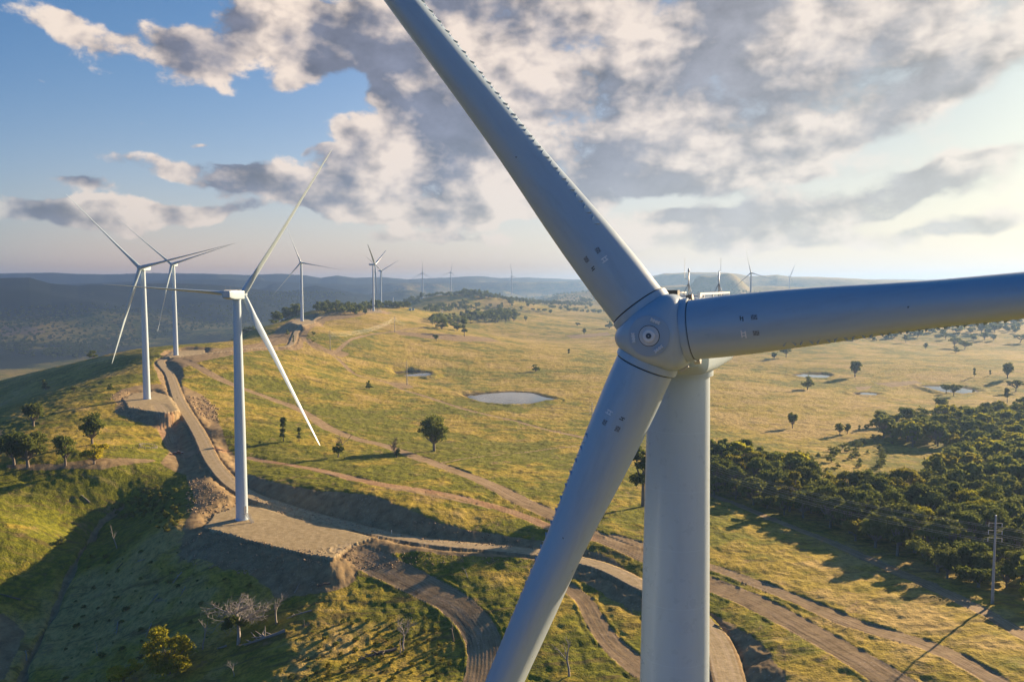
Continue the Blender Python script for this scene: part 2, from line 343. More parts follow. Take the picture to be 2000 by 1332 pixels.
CREEK = dense(on_nat([(240, 985), (212, 1005), (185, 1035), (165, 1065), (140, 1110), (118, 1160), (100, 1205), (70, 1260), (48, 1300), (40, 1340), (20, 1400)]), 4)
def zpoly(pts, z): return np.array([at_z(a, b, z)[:2] for a, b in pts])
PADS = [(zpoly([(397, 1030), (420, 1003), (470, 985), (540, 987), (620, 1010), (728, 1050), (688, 1064), (650, 1090), (600, 1082), (540, 1068), (480, 1053), (430, 1038)], -94), CH - 94),
        (zpoly([(240, 778), (262, 768), (300, 764), (335, 775), (352, 800), (325, 806), (285, 802), (250, 796)], -78), CH - 78),
        (zpoly([(318, 700), (335, 688), (362, 685), (400, 684), (400, 692), (350, 698)], -69.3), CH - 69.3),
        (zpoly([(566, 628), (580, 620), (612, 620), (616, 628), (590, 634)], -51.8), CH - 51.8),
        (zpoly([(700, 610), (715, 606), (745, 606), (748, 611), (720, 613)], -48.8), CH - 48.8),
        (np.array([(-14, 20), (30, 18), (34, 60), (10, 72), (-14, 60)], float), CH - 93.2)]
for _i in (2, 3, 4):
    _V = PADS[_i][0]; _m = float(np.mean(natural(_V[:, 0], _V[:, 1]))) + CH; PADS[_i] = (_V, _m + max(-1.0, min(1.0, PADS[_i][1] - _m)))
DAMS = [(zpoly([(908, 772), (950, 768), (985, 766), (1015, 766), (1040, 768), (1062, 775), (1083, 780), (1060, 783), (1030, 789), (985, 791), (950, 788), (925, 781)], -106.5), CH - 106.5),
        (zpoly([(775, 728), (800, 725.5), (832, 727), (842, 731), (830, 735), (800, 736), (783, 733)], -102.8), CH - 102.8),
        (zpoly([(1548, 733), (1575, 729.5), (1605, 730), (1622, 735), (1605, 739), (1575, 738.5)], -118.6), CH - 118.6),
        (zpoly([(1672, 769), (1685, 766.5), (1705, 767.5), (1716, 770.5), (1700, 773), (1680, 772.5)], -119.4), CH - 119.4),
        (zpoly([(1800, 754), (1840, 753.5), (1875, 756), (1902, 762), (1910, 767), (1880, 768.5), (1845, 766), (1815, 758)], -119.6), CH - 119.6)]
# bare earth areas, as polygons on the photograph's ground
SOIL = [[(208, 776), (225, 762), (262, 752), (318, 748), (322, 722), (300, 708), (318, 690), (360, 676), (430, 680), (540, 663), (556, 672), (470, 692), (400, 706), (352, 722), (356, 752), (402, 770), (428, 800), (448, 850), (468, 900), (500, 930), (600, 966), (740, 1000), (900, 1034), (1050, 1056), (1180, 1085), (1240, 1110), (1190, 1120), (1050, 1100), (900, 1095), (800, 1085), (740, 1095), (690, 1120), (560, 1130), (420, 1125), (350, 1090), (340, 1040), (368, 985), (350, 930), (300, 905), (322, 880), (290, 830), (236, 815)],
        [(500, 668), (540, 640), (575, 622), (640, 616), (700, 610), (760, 608), (770, 613), (700, 620), (640, 628), (606, 650), (600, 668), (560, 672)],
        [(596, 655), (640, 680), (690, 690), (672, 700), (640, 690), (600, 672)],
        [(755, 745), (800, 748), (815, 758), (785, 760), (760, 752)],
        [(640, 920), (800, 950), (960, 985), (1010, 1010), (900, 985), (760, 960), (650, 935)],
        [(1000, 1070), (1120, 1085), (1200, 1112), (1255, 1160), (1255, 1240), (1215, 1200), (1160, 1140), (1100, 1110), (1000, 1095)],
        [(0, 905), (120, 900), (300, 895), (330, 905), (200, 925), (60, 925), (0, 920)],
        [(1700, 748), (1790, 742), (1810, 750), (1740, 757)], [(1665, 755), (1712, 752), (1700, 762), (1670, 764)],
        [(760, 645), (830, 650), (960, 660), (980, 668), (900, 668), (780, 655)],
        [(1100, 655), (1190, 648), (1195, 655), (1120, 662)], [(0, 1180), (40, 1200), (70, 1230), (40, 1300), (20, 1340), (-60, 1340), (-60, 1180)], [(290, 1165), (330, 1150), (350, 1165), (320, 1190), (285, 1190)], [(0, 636), (50, 636), (95, 650), (60, 656), (0, 656)]]
SOILW = [np.array(on_nat(p))[:, :2] for p in SOIL]

def poly_sd(px, py, V):
    d = np.full(px.shape, 1e9); ins = np.zeros(px.shape, bool); n = len(V)
    for i in range(n):
        a = V[i]; b = V[(i + 1) % n]; e = b - a
        wx, wy = px - a[0], py - a[1]
        t = np.clip((wx * e[0] + wy * e[1]) / (e @ e + 1e-9), 0, 1)
        d = np.minimum(d, (wx - e[0] * t) ** 2 + (wy - e[1] * t) ** 2)
        c = (a[1] > py) != (b[1] > py)
        xi = a[0] + (py - a[1]) / (b[1] - a[1] + 1e-12) * e[0]
        ins ^= c & (px < xi)
    return np.where(ins, -1, 1) * np.sqrt(d)
def line_sd(px, py, P):
    """signed lateral offset, distance and height along the nearest piece of a line"""
    bd = np.full(px.shape, 1e18); lat = np.zeros(px.shape); z = np.zeros(px.shape); run = np.zeros(px.shape); acc = 0
    for i in range(len(P) - 1):
        a = P[i]; b = P[i + 1]; ex, ey = b[0] - a[0], b[1] - a[1]; L2 = ex * ex + ey * ey + 1e-9
        wx, wy = px - a[0], py - a[1]
        t = np.clip((wx * ex + wy * ey) / L2, 0, 1)
        d = (wx - ex * t) ** 2 + (wy - ey * t) ** 2
        m = d < bd
        bd = np.where(m, d, bd); L = math.sqrt(L2)
        lat = np.where(m, (wx * ey - wy * ex) / L, lat); z = np.where(m, a[2] + (b[2] - a[2]) * t, z); run = np.where(m, acc + t * L, run)
        acc += L
    return np.sqrt(bd), lat, z, run
def near_idx(x, y, P, pad):
    P = np.asarray(P)
    return np.where((x > P[:, 0].min() - pad) & (x < P[:, 0].max() + pad) & (y > P[:, 1].min() - pad) & (y < P[:, 1].max() + pad))[0]
def ground(x, y, full=False):
    """height of the finished ground (world z) and its surface masks; x, y are flat arrays"""
    h = natural(x, y) + CH
    N = len(x)
    road = np.zeros(N, np.int32); near_r = np.full(N, 99.0); lat = np.zeros(N); soil = np.full(N, 99.0); grav = np.full(N, 99.0); red = np.zeros(N); wet = np.full(N, 99.0); cut = np.zeros(N)
    # pads and the main road cut and fill the slope
    pin = np.full(N, 1e9); pz = np.zeros(N)
    for V, z in PADS:
        I = near_idx(x, y, V, 60)
        if not len(I): continue
        d = poly_sd(x[I], y[I], V); d = d + .8 * fbm(x[I], y[I], 9, 2, 8)
        m = d < pin[I]; J = I[m]; pin[J] = d[m]; pz[J] = z
    P = ROADS[0][1]
    for k0 in range(0, len(P) - 1, 24):
        Q = P[k0:k0 + 25]; I = near_idx(x, y, Q, 45)
        if not len(I): continue
        d, la, z, run = line_sd(x[I], y[I], Q)
        d2 = d - ROADS[0][2] - .9
        m = d2 < pin[I]; J = I[m]; pin[J] = d2[m]; pz[J] = z[m]
        m = d < near_r[I]; J = I[m]; near_r[J] = d[m]; lat[J] = la[m]; road[J] = np.where(d[m] < ROADS[0][2], 1, road[J])
        grav[I] = np.minimum(grav[I], d - ROADS[0][2])
    e = np.maximum(pin + 1.2 * fbm(x, y, 14, 3, 18) * (pin > .5), 0)
    sl = .66
    hn = h.copy()
    es = np.sqrt(e * e + 2.2 ** 2) - 2.2
    lo_, hi_ = pz - sl * es, pz + sl * 1.15 * es; K = 1.1
    h = np.where(e > 0, h + K * np.logaddexp(0, (lo_ - h) / K), pz)
    h = np.where(e > 0, h - K * np.logaddexp(0, (h - hi_) / K), pz)
    act = e < 44
    h = np.where(act, h, hn)
    # a shallow drain along the road's edge
    drain = np.exp(-((near_r - 4.7) / .7) ** 2) * (grav < 4)
    h = h - .35 * drain
    cut = np.where(act & (np.abs(hn - h) > .25), 1.0, 0.0)
    cutm = np.where(act, np.clip(np.abs(hn - h) / .8, 0, 1) * (1 - sstep(e, 17, 21)), 0)
    for k, (nm, P, hw, kind, c) in enumerate(ROADS[1:], 2):
        for k0 in range(0, len(P) - 1, 40):
            Q = P[k0:k0 + 41]; I = near_idx(x, y, Q, 25)
            if not len(I): continue
            d, la, z, run = line_sd(x[I], y[I], Q)
            w = hw * (1 + .12 * np.sin(run * .05 + k))
            ed = d - w
            h[I] -= .22 * np.exp(-np.maximum(ed, 0) ** 2 / 3) * (grav[I] > 1)
            if kind == 'dirt' and hw > 2.5: h[I] += .25 * np.exp(-((d - w - .6) / .6) ** 2) * (grav[I] > 1)
            soil[I] = np.minimum(soil[I], ed)
            m = (ed < 0) & (road[I] == 0); road[I[m]] = k
            m = (d < near_r[I]); lat[I[m]] = la[m]; near_r[I[m]] = d[m]
            if kind == 'red': red[I] = np.maximum(red[I], np.clip(1 - ed / 2.5, 0, 1))
    for V in SOILW:
        I = near_idx(x, y, V, 40)
        if not len(I): continue
        d = poly_sd(x[I], y[I], V)
        soil[I] = np.minimum(soil[I], np.maximum(d, -6) * .5 + 1.5)
    soil = np.minimum(soil, np.where(cutm > 0, 1.6 - 4 * cutm, 99))
    I = near_idx(x, y, CREEK, 20)
    if len(I):
        d, la, z_, run = line_sd(x[I], y[I], CREEK); w_ = 1.5 + .8 * np.sin(run * .11) + .5 * np.sin(run * .31)
        h[I] -= 2.1 * np.exp(-(d / w_) ** 2); soil[I] = np.minimum(soil[I], d - w_ * .7)
    padm = np.zeros(N)
    for V, z in PADS:
        I = near_idx(x, y, V, 10)
        if not len(I): continue
        d = poly_sd(x[I], y[I], V); padm[I] = np.maximum(padm[I], np.clip(.5 - d / 3, 0, 1)); road[I[(d < 0) & (road[I] == 0)]] = 90
    for V, z in DAMS:
        I = near_idx(x, y, V, 60)
        if not len(I): continue
        d = poly_sd(x[I], y[I], V) + 1.9 * fbm(x[I], y[I], 13, 3, 61)
        t = np.where(d < 0, z - .6 + 0 * d, z - .6 + d * .35)
        far_side = np.clip(d / 14, 0, 1)
        bank = 1.0 * np.exp(-((d - 7) / 3.2) ** 2)
        h[I] = np.where(d < 18, (t * (1 - sstep(d, 1, 16)) + (h[I] + bank) * sstep(d, 1, 16)), h[I])
        h[I] = np.where((d >= 0) & (d < 12), np.maximum(h[I], z + .15 * np.minimum(d, 3)), h[I])
        wet[I] = np.minimum(wet[I], d); 
    # small-scale relief: tussocks, clods and rills
    r = np.hypot(x, y)
    q = np.clip(1 - road * 1.0, 0, 1)
    rough = (.55 * fbm(x, y, 7.5, 3, 11) + .30 * fbm(x, y, 2.6, 2, 12)) * sstep(r, 90, 160) * (1 - sstep(r, 900, 1800))
    h = h + rough * np.where(road == 0, 1, .08) * np.where(soil < 0, .55, 1) * np.where(wet < 3, 0, 1) * np.where(pin < 0, .1, 1)
    ero = cutm * (1.3 * np.abs(fbm(x, y, 6.0, 4, 14, .6))) * (pin > .3)
    h = h - ero
    rut = np.where((soil < 0) & (road > 1) & (road < 90), .035 * np.sin(lat * 2.6 + 5 * fbm(x, y, 40, 2, 9)) * (.4 + fbm(x, y, 15, 2, 29)) + .02 * np.sin(lat * 6.3 + 6 * fbm(x, y, 30, 2, 19)), 0)
    h = h + rut
    if not full: return h
    return h, road, lat, near_r, soil, grav, red, wet, cutm, padm
def G(x, y):
    return float(ground(np.array([float(x)]), np.array([float(y)]))[0])
def drop(px, py, n=900, nearest=60):
    """a pixel of the photograph -> the ground point seen there"""
    d = pix_dir(px, py)
    t = np.exp(np.linspace(math.log(nearest), math.log(12000), n)); x = d.x * t; y = d.y * t
    s = CH + d.z * t - ground(x, y)
    idx = np.where(s < 0)[0]
    if not len(idx): return None
    i = max(idx[0], 1); a = s[i - 1] / (s[i - 1] - s[i]); tt = t[i - 1] + (t[i] - t[i - 1]) * a
    return (d.x * tt, d.y * tt, CH + d.z * tt)

def tag(o, label=None, cat=None, group=None, kind=None):
    if label: o['label'] = label
    if cat: o['category'] = cat
    if group: o['group'] = group
    if kind: o['kind'] = kind
    return o
def mesh_np(name, co, faces, mats, smooth=True, parent=None, link=True, attrs=None, matidx=None):
    """co (n,3); faces (m,k) with one k"""
    me = bpy.data.meshes.new(name); co = np.asarray(co, np.float32); faces = np.asarray(faces, np.int32)
    me.vertices.add(len(co)); me.vertices.foreach_set('co', co.ravel())
    k = faces.shape[1]
    me.loops.add(faces.size); me.loops.foreach_set('vertex_index', faces.ravel())
    me.polygons.add(len(faces)); me.polygons.foreach_set('loop_start', np.arange(0, faces.size, k, dtype=np.int32))
    if matidx is not None: me.polygons.foreach_set('material_index', np.asarray(matidx, np.int32))
    me.update(calc_edges=True)
    if smooth: me.polygons.foreach_set('use_smooth', np.ones(len(faces), bool))
    for m in (mats if isinstance(mats, (list, tuple)) else [mats]): me.materials.append(m)
    for nm, arr in (attrs or {}).items():
        if arr.ndim == 1: a = me.attributes.new(nm, 'FLOAT', 'POINT'); a.data.foreach_set('value', arr.astype(np.float32))
        else: a = me.attributes.new(nm, 'FLOAT_COLOR', 'POINT'); a.data.foreach_set('color', arr.astype(np.float32).ravel())
    o = bpy.data.objects.new(name, me)
    if link: COL.objects.link(o)
    if parent: o.parent = parent
    return o

# ---------------------------------------------------------------- ground material
def mat(name):
    m = bpy.data.materials.new(name); m.use_nodes = True; t = NT(m.node_tree); t.n.clear()
    out = t.new('ShaderNodeOutputMaterial'); return m, t, out
def pbsdf(t, out, **kw):
    b = t.new('ShaderNodeBsdfPrincipled')
    for k, v in kw.items(): t.put(b.inputs[k.replace('_', ' ')], v)
    t.l.new(b.outputs[0], out.inputs[0]); return b
M = {}
m, t, out = mat('ground'); M['ground'] = m
pos = t.new('ShaderNodeNewGeometry').outputs['Position']
p2 = t.v('MULTIPLY', pos, (1, 1, .25))
sepA = t.sep(t.attr('maskA', 'Color')); sepB = t.sep(t.attr('maskB', 'Color'))
soilA, gravA, redA = sepA[:3]; dryA, forA, wetA = sepB[:3]
lat = t.attr('lat')
nb = t.noise(p2, .012, 4, .6)         # big patches of cured and green grass
nm_ = t.noise(p2, .06, 5, .65, .3)
nf = t.noise(p2, .45, 4, .7)
nff = t.noise(p2, 1.6, 3, .7)
mixdry = t.m('ADD', t.m('ADD', t.m('MULTIPLY', t.m('SUBTRACT', nb, .5), 3.2), t.m('MULTIPLY', t.m('SUBTRACT', nm_, .5), 2.3)), dryA)
green = t.mix(t.ss(nf, .35, .7), (.125, .145, .012), (.27, .26, .02))
straw = t.mix(t.ss(nf, .3, .7), (.42, .30, .085), (.62, .44, .15))
olive = t.mix(t.ss(nf, .3, .7), (.33, .25, .03), (.52, .385, .06))
g1 = t.mix(t.ss(mixdry, .12, .55), green, olive)
g2 = t.mix(t.ss(mixdry, .55, 1.0), g1, straw)
tuft = t.ss(t.m('ADD', t.m('MULTIPLY', nff, .55), t.m('MULTIPLY', nf, .5)), .38, .56)
g3 = t.mix(tuft, t.mix(.5, g2, (.10, .085, .03)), g2)
# cattle tracks and terracettes: long thin streaks, and bare scuffs in the turf
pr = t.new('ShaderNodeMapping'); t.put(pr.inputs['Vector'], p2); pr.inputs['Rotation'].default_value = (0, 0, R(12)); pr.inputs['Scale'].default_value = (.22, 1.3, 1)
st_ = t.noise(pr.outputs[0], .16, 5, .68, .5)
g3 = t.mix(t.m('MULTIPLY', t.ss(st_, .54, .64), .72), g3, (.155, .115, .04))
g3 = t.mix(t.m('MULTIPLY', t.ss(st_, .44, .34), .35), g3, (.55, .42, .16))
scn = t.noise(p2, .075, 6, .72, .6)
g3 = t.mix(t.m('MULTIPLY', t.ss(scn, .57, .68), .75), g3, (.34, .225, .115))
g3 = t.mix(t.m('MULTIPLY', t.ss(t.noise(t.v('ADD', p2, (31, 7, 0)), .055, 5, .7, .4), .58, .68), .6), g3, (.13, .15, .02))
# forested far slopes
g3 = t.mix(t.ss(t.m('ADD', forA, t.m('MULTIPLY', t.m('SUBTRACT', nm_, .5), .9)), .4, .6), g3, t.mix(nf, (.016, .028, .016), (.05, .062, .028)))
dirtn = t.noise(p2, .25, 6, .7)
dirt = t.ramp(dirtn, [(.3, (.19, .13, .065)), (.5, (.32, .225, .115)), (.72, (.46, .34, .18))])
reddirt = t.ramp(dirtn, [(.3, (.28, .15, .075)), (.5, (.43, .25, .125)), (.72, (.56, .36, .19))])
dirt = t.mix(redA, dirt, reddirt)
# wheel ruts run along the tracks
lat2 = t.comb(t.m('ADD', lat, t.m('MULTIPLY', t.noise(p2, .03, 3), 6.0)), t.m('MULTIPLY', t.noise(p2, .02, 2), 3.0), 0.0)
rutn = t.noise(lat2, 1.5, 4, .75)
ontrack = t.ss(t.attr('trk'), .2, .8)
dirt = t.mix(t.m('MULTIPLY', t.m('MULTIPLY', ontrack, t.ss(nm_, .3, .6)), t.ss(rutn, .42, .62)), dirt, t.mix(redA, (.44, .315, .195), (.52, .36, .21)))
dirt = t.mix(t.m('MULTIPLY', ontrack, t.ss(rutn, .44, .32)), dirt, (.13, .09, .065))
# stones
peb = t.new('ShaderNodeTexVoronoi'); t.put(peb.inputs['Vector'], p2); peb.inputs['Scale'].default_value = .9
dirt = t.mix(t.m('MULTIPLY', t.ss(peb.outputs[0], .34, .12), t.ss(nm_, .45, .7)), dirt, (.46, .36, .27))
edge = t.m('ADD', soilA, t.m('MULTIPLY', t.m('SUBTRACT', t.noise(p2, .35, 5, .75), .5), 1.15))
c1 = t.mix(t.ss(edge, .40, .60), g3, dirt)
gn = t.noise(p2, .5, 5, .7)
gravc = t.ramp(gn, [(.3, (.34, .26, .135)), (.5, (.45, .345, .19)), (.7, (.57, .455, .27))])
gl = t.ss(t.noise(t.comb(t.m('ADD', lat, t.m('MULTIPLY', nm_, .5)), 0.0, 0.0), .9, 2, .6), .42, .6)
gravc = t.mix(t.m('MULTIPLY', t.m('MULTIPLY', gl, .45), t.ss(t.attr('trk'), .2, .8)), gravc, (.60, .47, .32))
c2 = t.mix(t.ss(t.m('ADD', gravA, t.m('MULTIPLY', t.m('SUBTRACT', nf, .5), .5)), .40, .60), c1, gravc)
c2 = t.mix(t.ss(t.m('ADD', wetA, t.m('MULTIPLY', t.m('SUBTRACT', nf, .5), .9)), .25, .6), c2, (.13, .095, .055))
hb = t.m('ADD', t.m('MULTIPLY', nff, .35), t.m('ADD', t.m('MULTIPLY', nf, .9), t.m('MULTIPLY', nm_, 1.2)))
bmp = t.new('ShaderNodeBump'); t.put(bmp.inputs['Height'], hb); bmp.inputs['Distance'].default_value = .9
t.put(bmp.inputs['Strength'], t.mix(t.ss(t.m('MAXIMUM', soilA, gravA), .4, .7), (.8,) * 3, (.22,) * 3))
b = pbsdf(t, out, Base_Color=c2, Roughness=.95, Normal=bmp.outputs[0]); b.inputs['Specular IOR Level'].default_value = .1
if True:
    # dry grass stands up and lets light through: a share of sheen-like light from low sun
    b.inputs['Sheen Weight'].default_value = .0

m, t, out = mat('water'); M['water'] = m
nz = t.noise(t.new('ShaderNodeNewGeometry').outputs['Position'], .8, 3, .5)
bm_ = t.new('ShaderNodeBump'); t.put(bm_.inputs['Height'], nz); bm_.inputs['Distance'].default_value = .02; bm_.inputs['Strength'].default_value = .25
pbsdf(t, out, Base_Color=(.045, .045, .035), Roughness=.03, Normal=bm_.outputs[0], IOR=1.33)

# ---------------------------------------------------------------- ground mesh: one polar sheet, finer where it is seen closely
def knots(spec):
    out = [spec[0][0]]
    for (a, s), (b_, _) in zip(spec[:-1], spec[1:]):
        x = out[-1]
        while x * (1 + s) < b_: x *= 1 + s; out.append(x)
    out.append(spec[-1][0]); return np.array(out)
rr = knots([(4, .16), (60, .05), (150, .0042), (950, .0060), (2600, .010), (6500, .012), (13000, .05), (17000, .05)])
tt = np.concatenate([np.linspace(-180, -48, 34)[:-1], np.linspace(-48, -35.5, 60)[:-1], np.linspace(-35.5, 35.5, 1120)[:-1], np.linspace(35.5, 48, 60)[:-1], np.linspace(48, 180, 34)])
TT, RR = np.meshgrid(np.radians(tt), rr)
X = (RR * np.sin(TT)).ravel(); Y = (RR * np.cos(TT)).ravel()
H, road, latv, nr, soil, grav, redv, wet, cutm, padm = ground(X, Y, True)
H[RR.ravel() > 13800] = np.minimum(H[RR.ravel() > 13800], CH - 150)
rflat = RR.ravel()
soilm = np.clip(.5 - soil / 1.6, 0, 1); gravm = np.maximum(np.clip(.5 - grav / 1.0, 0, 1), padm)
wetm = np.clip(1 - wet / 5.5, 0, 1)
# cured grass: more on the far right plain and on the crest, green hollows near the pad
dry = .27 + .46 * fbm(X, Y, 500, 3, 21) + .24 * sstep(rflat, 500, 1300) * sstep(X, -100, 500) + .12 * sstep(rflat, 600, 1500)
def spot(px, py, z, s, a):
    global dry
    p = at_z(px, py, z); dry = dry + a * np.exp(-((X - p[0]) ** 2 + (Y - p[1]) ** 2) / (2 * s * s))
for a in [(100, 1000, -98, 45, -.25), (300, 950, -92, 25, -.5), (750, 1210, -102, 25, -.15), (650, 1180, -104, 14, .25), (300, 1200, -116, 40, .3), (100, 1250, -122, 30, .35), (150, 820, -82, 40, .3), (100, 880, -86, 22, .55), (700, 1270, -104, 12, .3), (1100, 770, -106, 60, .3), (850, 640, -80, 120, .25), (700, 640, -64, 90, .3), (850, 890, -97, 18, -.5), (1650, 830, -113, 60, .5), (1500, 820, -112, 40, .4), (1560, 770, -116, 70, .35), (1750, 1180, -90, 25, .15), (1120, 1290, -99, 25, -.3), (650, 975, -87, 12, -.5), (1000, 1040, -91, 14, -.5)]: spot(*a)
fr = np.zeros(len(X))
lf = 1 - sstep(X / np.maximum(rflat, 1), -.24, -.08)
fr = np.maximum(fr, (sstep(rflat, 1500, 3600) * (1 - lf) + sstep(rflat, 900, 1500) * lf) * (.30 + .20 * lf + .9 * fbm(X, Y, 420, 4, 41)) * (lf + .55 * (1 - lf)))
fr = np.maximum(fr, sstep(rflat, 3600, 4600) * (.80 + .5 * fbm(X, Y, 700, 4, 42)) * (lf + .45 * (1 - lf)))
fr = np.maximum(fr, sstep(rflat, 8500, 10000) * (.75 + .5 * fbm(X, Y, 500, 3, 43)))
for V in []: pass
A = np.stack([soilm, gravm, redv, np.ones(len(X))], 1); B = np.stack([dry, fr, wetm, np.ones(len(X))], 1)
trk = np.where((road > 0) & (road < 90), 1.0, 0.0)
nR, nT = RR.shape
idx = np.arange(nR * nT).reshape(nR, nT)
q = np.stack([idx[:-1, :-1], idx[1:, :-1], idx[1:, 1:], idx[:-1, 1:]], -1).reshape(-1, 4)[:, ::-1]
fr_road = np.max(road[q], 1) * (np.min(road[q], 1) > 0)
fr_road = np.where(np.min(road[q], 1) == np.max(road[q], 1), road[q][:, 0], 0)
CO = np.stack([X, Y, H], 1)
def sub_mesh(name, sel):
    F = q[sel]; u, inv = np.unique(F.ravel(), return_inverse=True)
    return mesh_np(name, CO[u], inv.reshape(-1, 4), M['ground'], attrs={'maskA': A[u], 'maskB': B[u], 'lat': latv[u], 'trk': trk[u]})
tag(sub_mesh('ground', fr_road == 0), kind='structure', label='rolling grass paddocks, ridge and hills out to the horizon')
for k, (nm, P, hw, kind, c) in enumerate(ROADS, 1):
    s_ = fr_road == k
    if s_.any(): tag(sub_mesh(nm, s_), kind='structure')
s_ = fr_road == 90
if s_.any(): tag(sub_mesh('gravel_pad', s_), kind='structure', label='level gravel hardstands at the feet of the turbines')
for V, z in DAMS:
    c = V.mean(0); E = c + (V - c) * 1.12
    bm = bmesh.new(); bm.faces.new([bm.verts.new((p[0], p[1], z)) for p in E]); me = bpy.data.meshes.new('pond'); bm.to_mesh(me); bm.free()
    me.materials.append(M['water']); o = bpy.data.objects.new('pond', me); COL.objects.link(o); tag(o, kind='structure')
    if me.polygons[0].normal.z < 0: me.flip_normals()

# ---------------------------------------------------------------- turbine materials
def paint(name, col, rough=.38, rings=False, dirt_amt=.25):
    m, t, out = mat(name)
    tc = t.new('ShaderNodeTexCoord').outputs['Object']
    c = t.mix(t.m('MULTIPLY', t.ss(t.noise(t.v('MULTIPLY', tc, (1, 1, .22)), 1.3, 5, .65), .48, .75), dirt_amt), col, tuple(x * .76 for x in col))
    fine = t.noise(t.v('MULTIPLY', tc, (6, 6, .5)), 2.5, 3, .6)
    c = t.mix(t.m('MULTIPLY', t.ss(fine, .55, .75), dirt_amt * .5), c, tuple(x * .75 for x in col))
    if rings:
        z = t.sep(tc)[2]
        fr_ = t.m('FRACT', t.m('DIVIDE', z, 2.78))
        line = t.m('MULTIPLY', t.m('LESS_THAN', fr_, .014), .5)
        c = t.mix(line, c, tuple(min(1, x * 1.12) for x in col))
    rg = t.m('MULTIPLY_ADD', t.noise(tc, 2.0, 3, .6), .22, rough - .11)
    pbsdf(t, out, Base_Color=c, Roughness=rg)
    return m
M['white'] = paint('skylight_tinted_white', (.46, .57, .66), .32, dirt_amt=.45)  # cool tint stands in for blue sky light on the shaded faces
M['tower'] = paint('tower_paint', (.56, .67, .76), .30, rings=True)  # paler cool tint, again sky light put into the paint colour
def flat(name, col, rough=.6, metal=0.0):
    m, t, out = mat(name)
    tc = t.new('ShaderNodeTexCoord').outputs['Object']
    c = t.mix(t.noise(tc, 3, 4, .6), tuple(x * .8 for x in col), tuple(min(1, x * 1.15) for x in col))
    pbsdf(t, out, Base_Color=c, Roughness=rough, Metallic=metal); return m
M['seal'] = flat('rubber_seal', (.02, .022, .026), .6)
M['steel'] = flat('galvanised_steel', (.45, .46, .47), .45, .6)
M['concrete'] = flat('concrete', (.42, .40, .37), .85)
M['lightpart'] = flat('pale_fitting', (.66, .66, .66), .5)
M['mark_dark'] = flat('dark_marking', (.10, .12, .14), .5)
M['mark_grey'] = flat('grey_label', (.30, .34, .38), .5)
M['mark_white'] = flat('white_marking', (.88, .88, .88), .5)
M['disc'] = paint('nose_cover', (.40, .49, .58), .4)
M['tan'] = flat('bearing_seal', (.45, .28, .16), .6)

def bobj(name, bm, m, parent=None, smooth=True, sharp=None):
    bmesh.ops.recalc_face_normals(bm, faces=bm.faces)
    me = bpy.data.meshes.new(name); bm.to_mesh(me); bm.free()
    for mm in (m if isinstance(m, (list, tuple)) else [m]): me.materials.append(mm)
    me.polygons.foreach_set('use_smooth', [smooth] * len(me.polygons))
    if smooth and sharp:
        me.set_sharp_from_angle(angle=R(sharp))
    o = bpy.data.objects.new(name, me); COL.objects.link(o)
    if parent: o.parent = parent
    return o
def lathe(bm, prof, seg=48, axis='z', off=(0, 0, 0), cap=True, mi=0):
    """prof: list of (radius, height)"""
    rings = []
    for r_, h in prof:
        ring = []
        for k in range(seg):
            a = 2 * math.pi * k / seg; c, s = math.cos(a) * r_, math.sin(a) * r_
            p = (c, s, h) if axis == 'z' else ((c, h, s) if axis == 'y' else (h, c, s))
            ring.append(bm.verts.new((p[0] + off[0], p[1] + off[1], p[2] + off[2])))
        rings.append(ring)
    for a, b in zip(rings[:-1], rings[1:]):
        for k in range(seg):
            f = bm.faces.new((a[k], a[(k + 1) % seg], b[(k + 1) % seg], b[k])); f.material_index = mi
    if cap:
        for ring in (rings[0], rings[-1]):
            f = bm.faces.new(ring); f.material_index = mi
    return rings
def box(bm, x0, x1, y0, y1, z0, z1, mi=0, M_=None):
    vs = [Vector((x, y, z)) for x in (x0, x1) for y in (y0, y1) for z in (z0, z1)]
    if M_ is not None: vs = [M_ @ v for v in vs]
    vs = [bm.verts.new(v) for v in vs]
    for f in ((0, 1, 3, 2), (4, 6, 7, 5), (0, 4, 5, 1), (2, 3, 7, 6), (0, 2, 6, 4), (1, 5, 7, 3)):
        bm.faces.new([vs[i] for i in f]).material_index = mi
    return vs
def tube(bm, pts, r0, r1=None, seg=8, mi=0):
    r1 = r0 if r1 is None else r1
    pts = [Vector(p) for p in pts]; rings = []; up = None
    for i, p in enumerate(pts):
        d = (pts[min(i + 1, len(pts) - 1)] - pts[max(i - 1, 0)]).normalized()
        if up is None: up = d.orthogonal().normalized()
        up = (up - d * up.dot(d)).normalized(); s = d.cross(up)
        rr_ = r0 + (r1 - r0) * i / max(1, len(pts) - 1)
        rings.append([bm.verts.new(p + (up * math.cos(2 * math.pi * k / seg) + s * math.sin(2 * math.pi * k / seg)) * rr_) for k in range(seg)])
    for a, b in zip(rings[:-1], rings[1:]):
        for k in range(seg): bm.faces.new((a[k], a[(k + 1) % seg], b[(k + 1) % seg], b[k])).material_index = mi
    for ring in (rings[0], rings[-1]): bm.faces.new(ring).material_index = mi

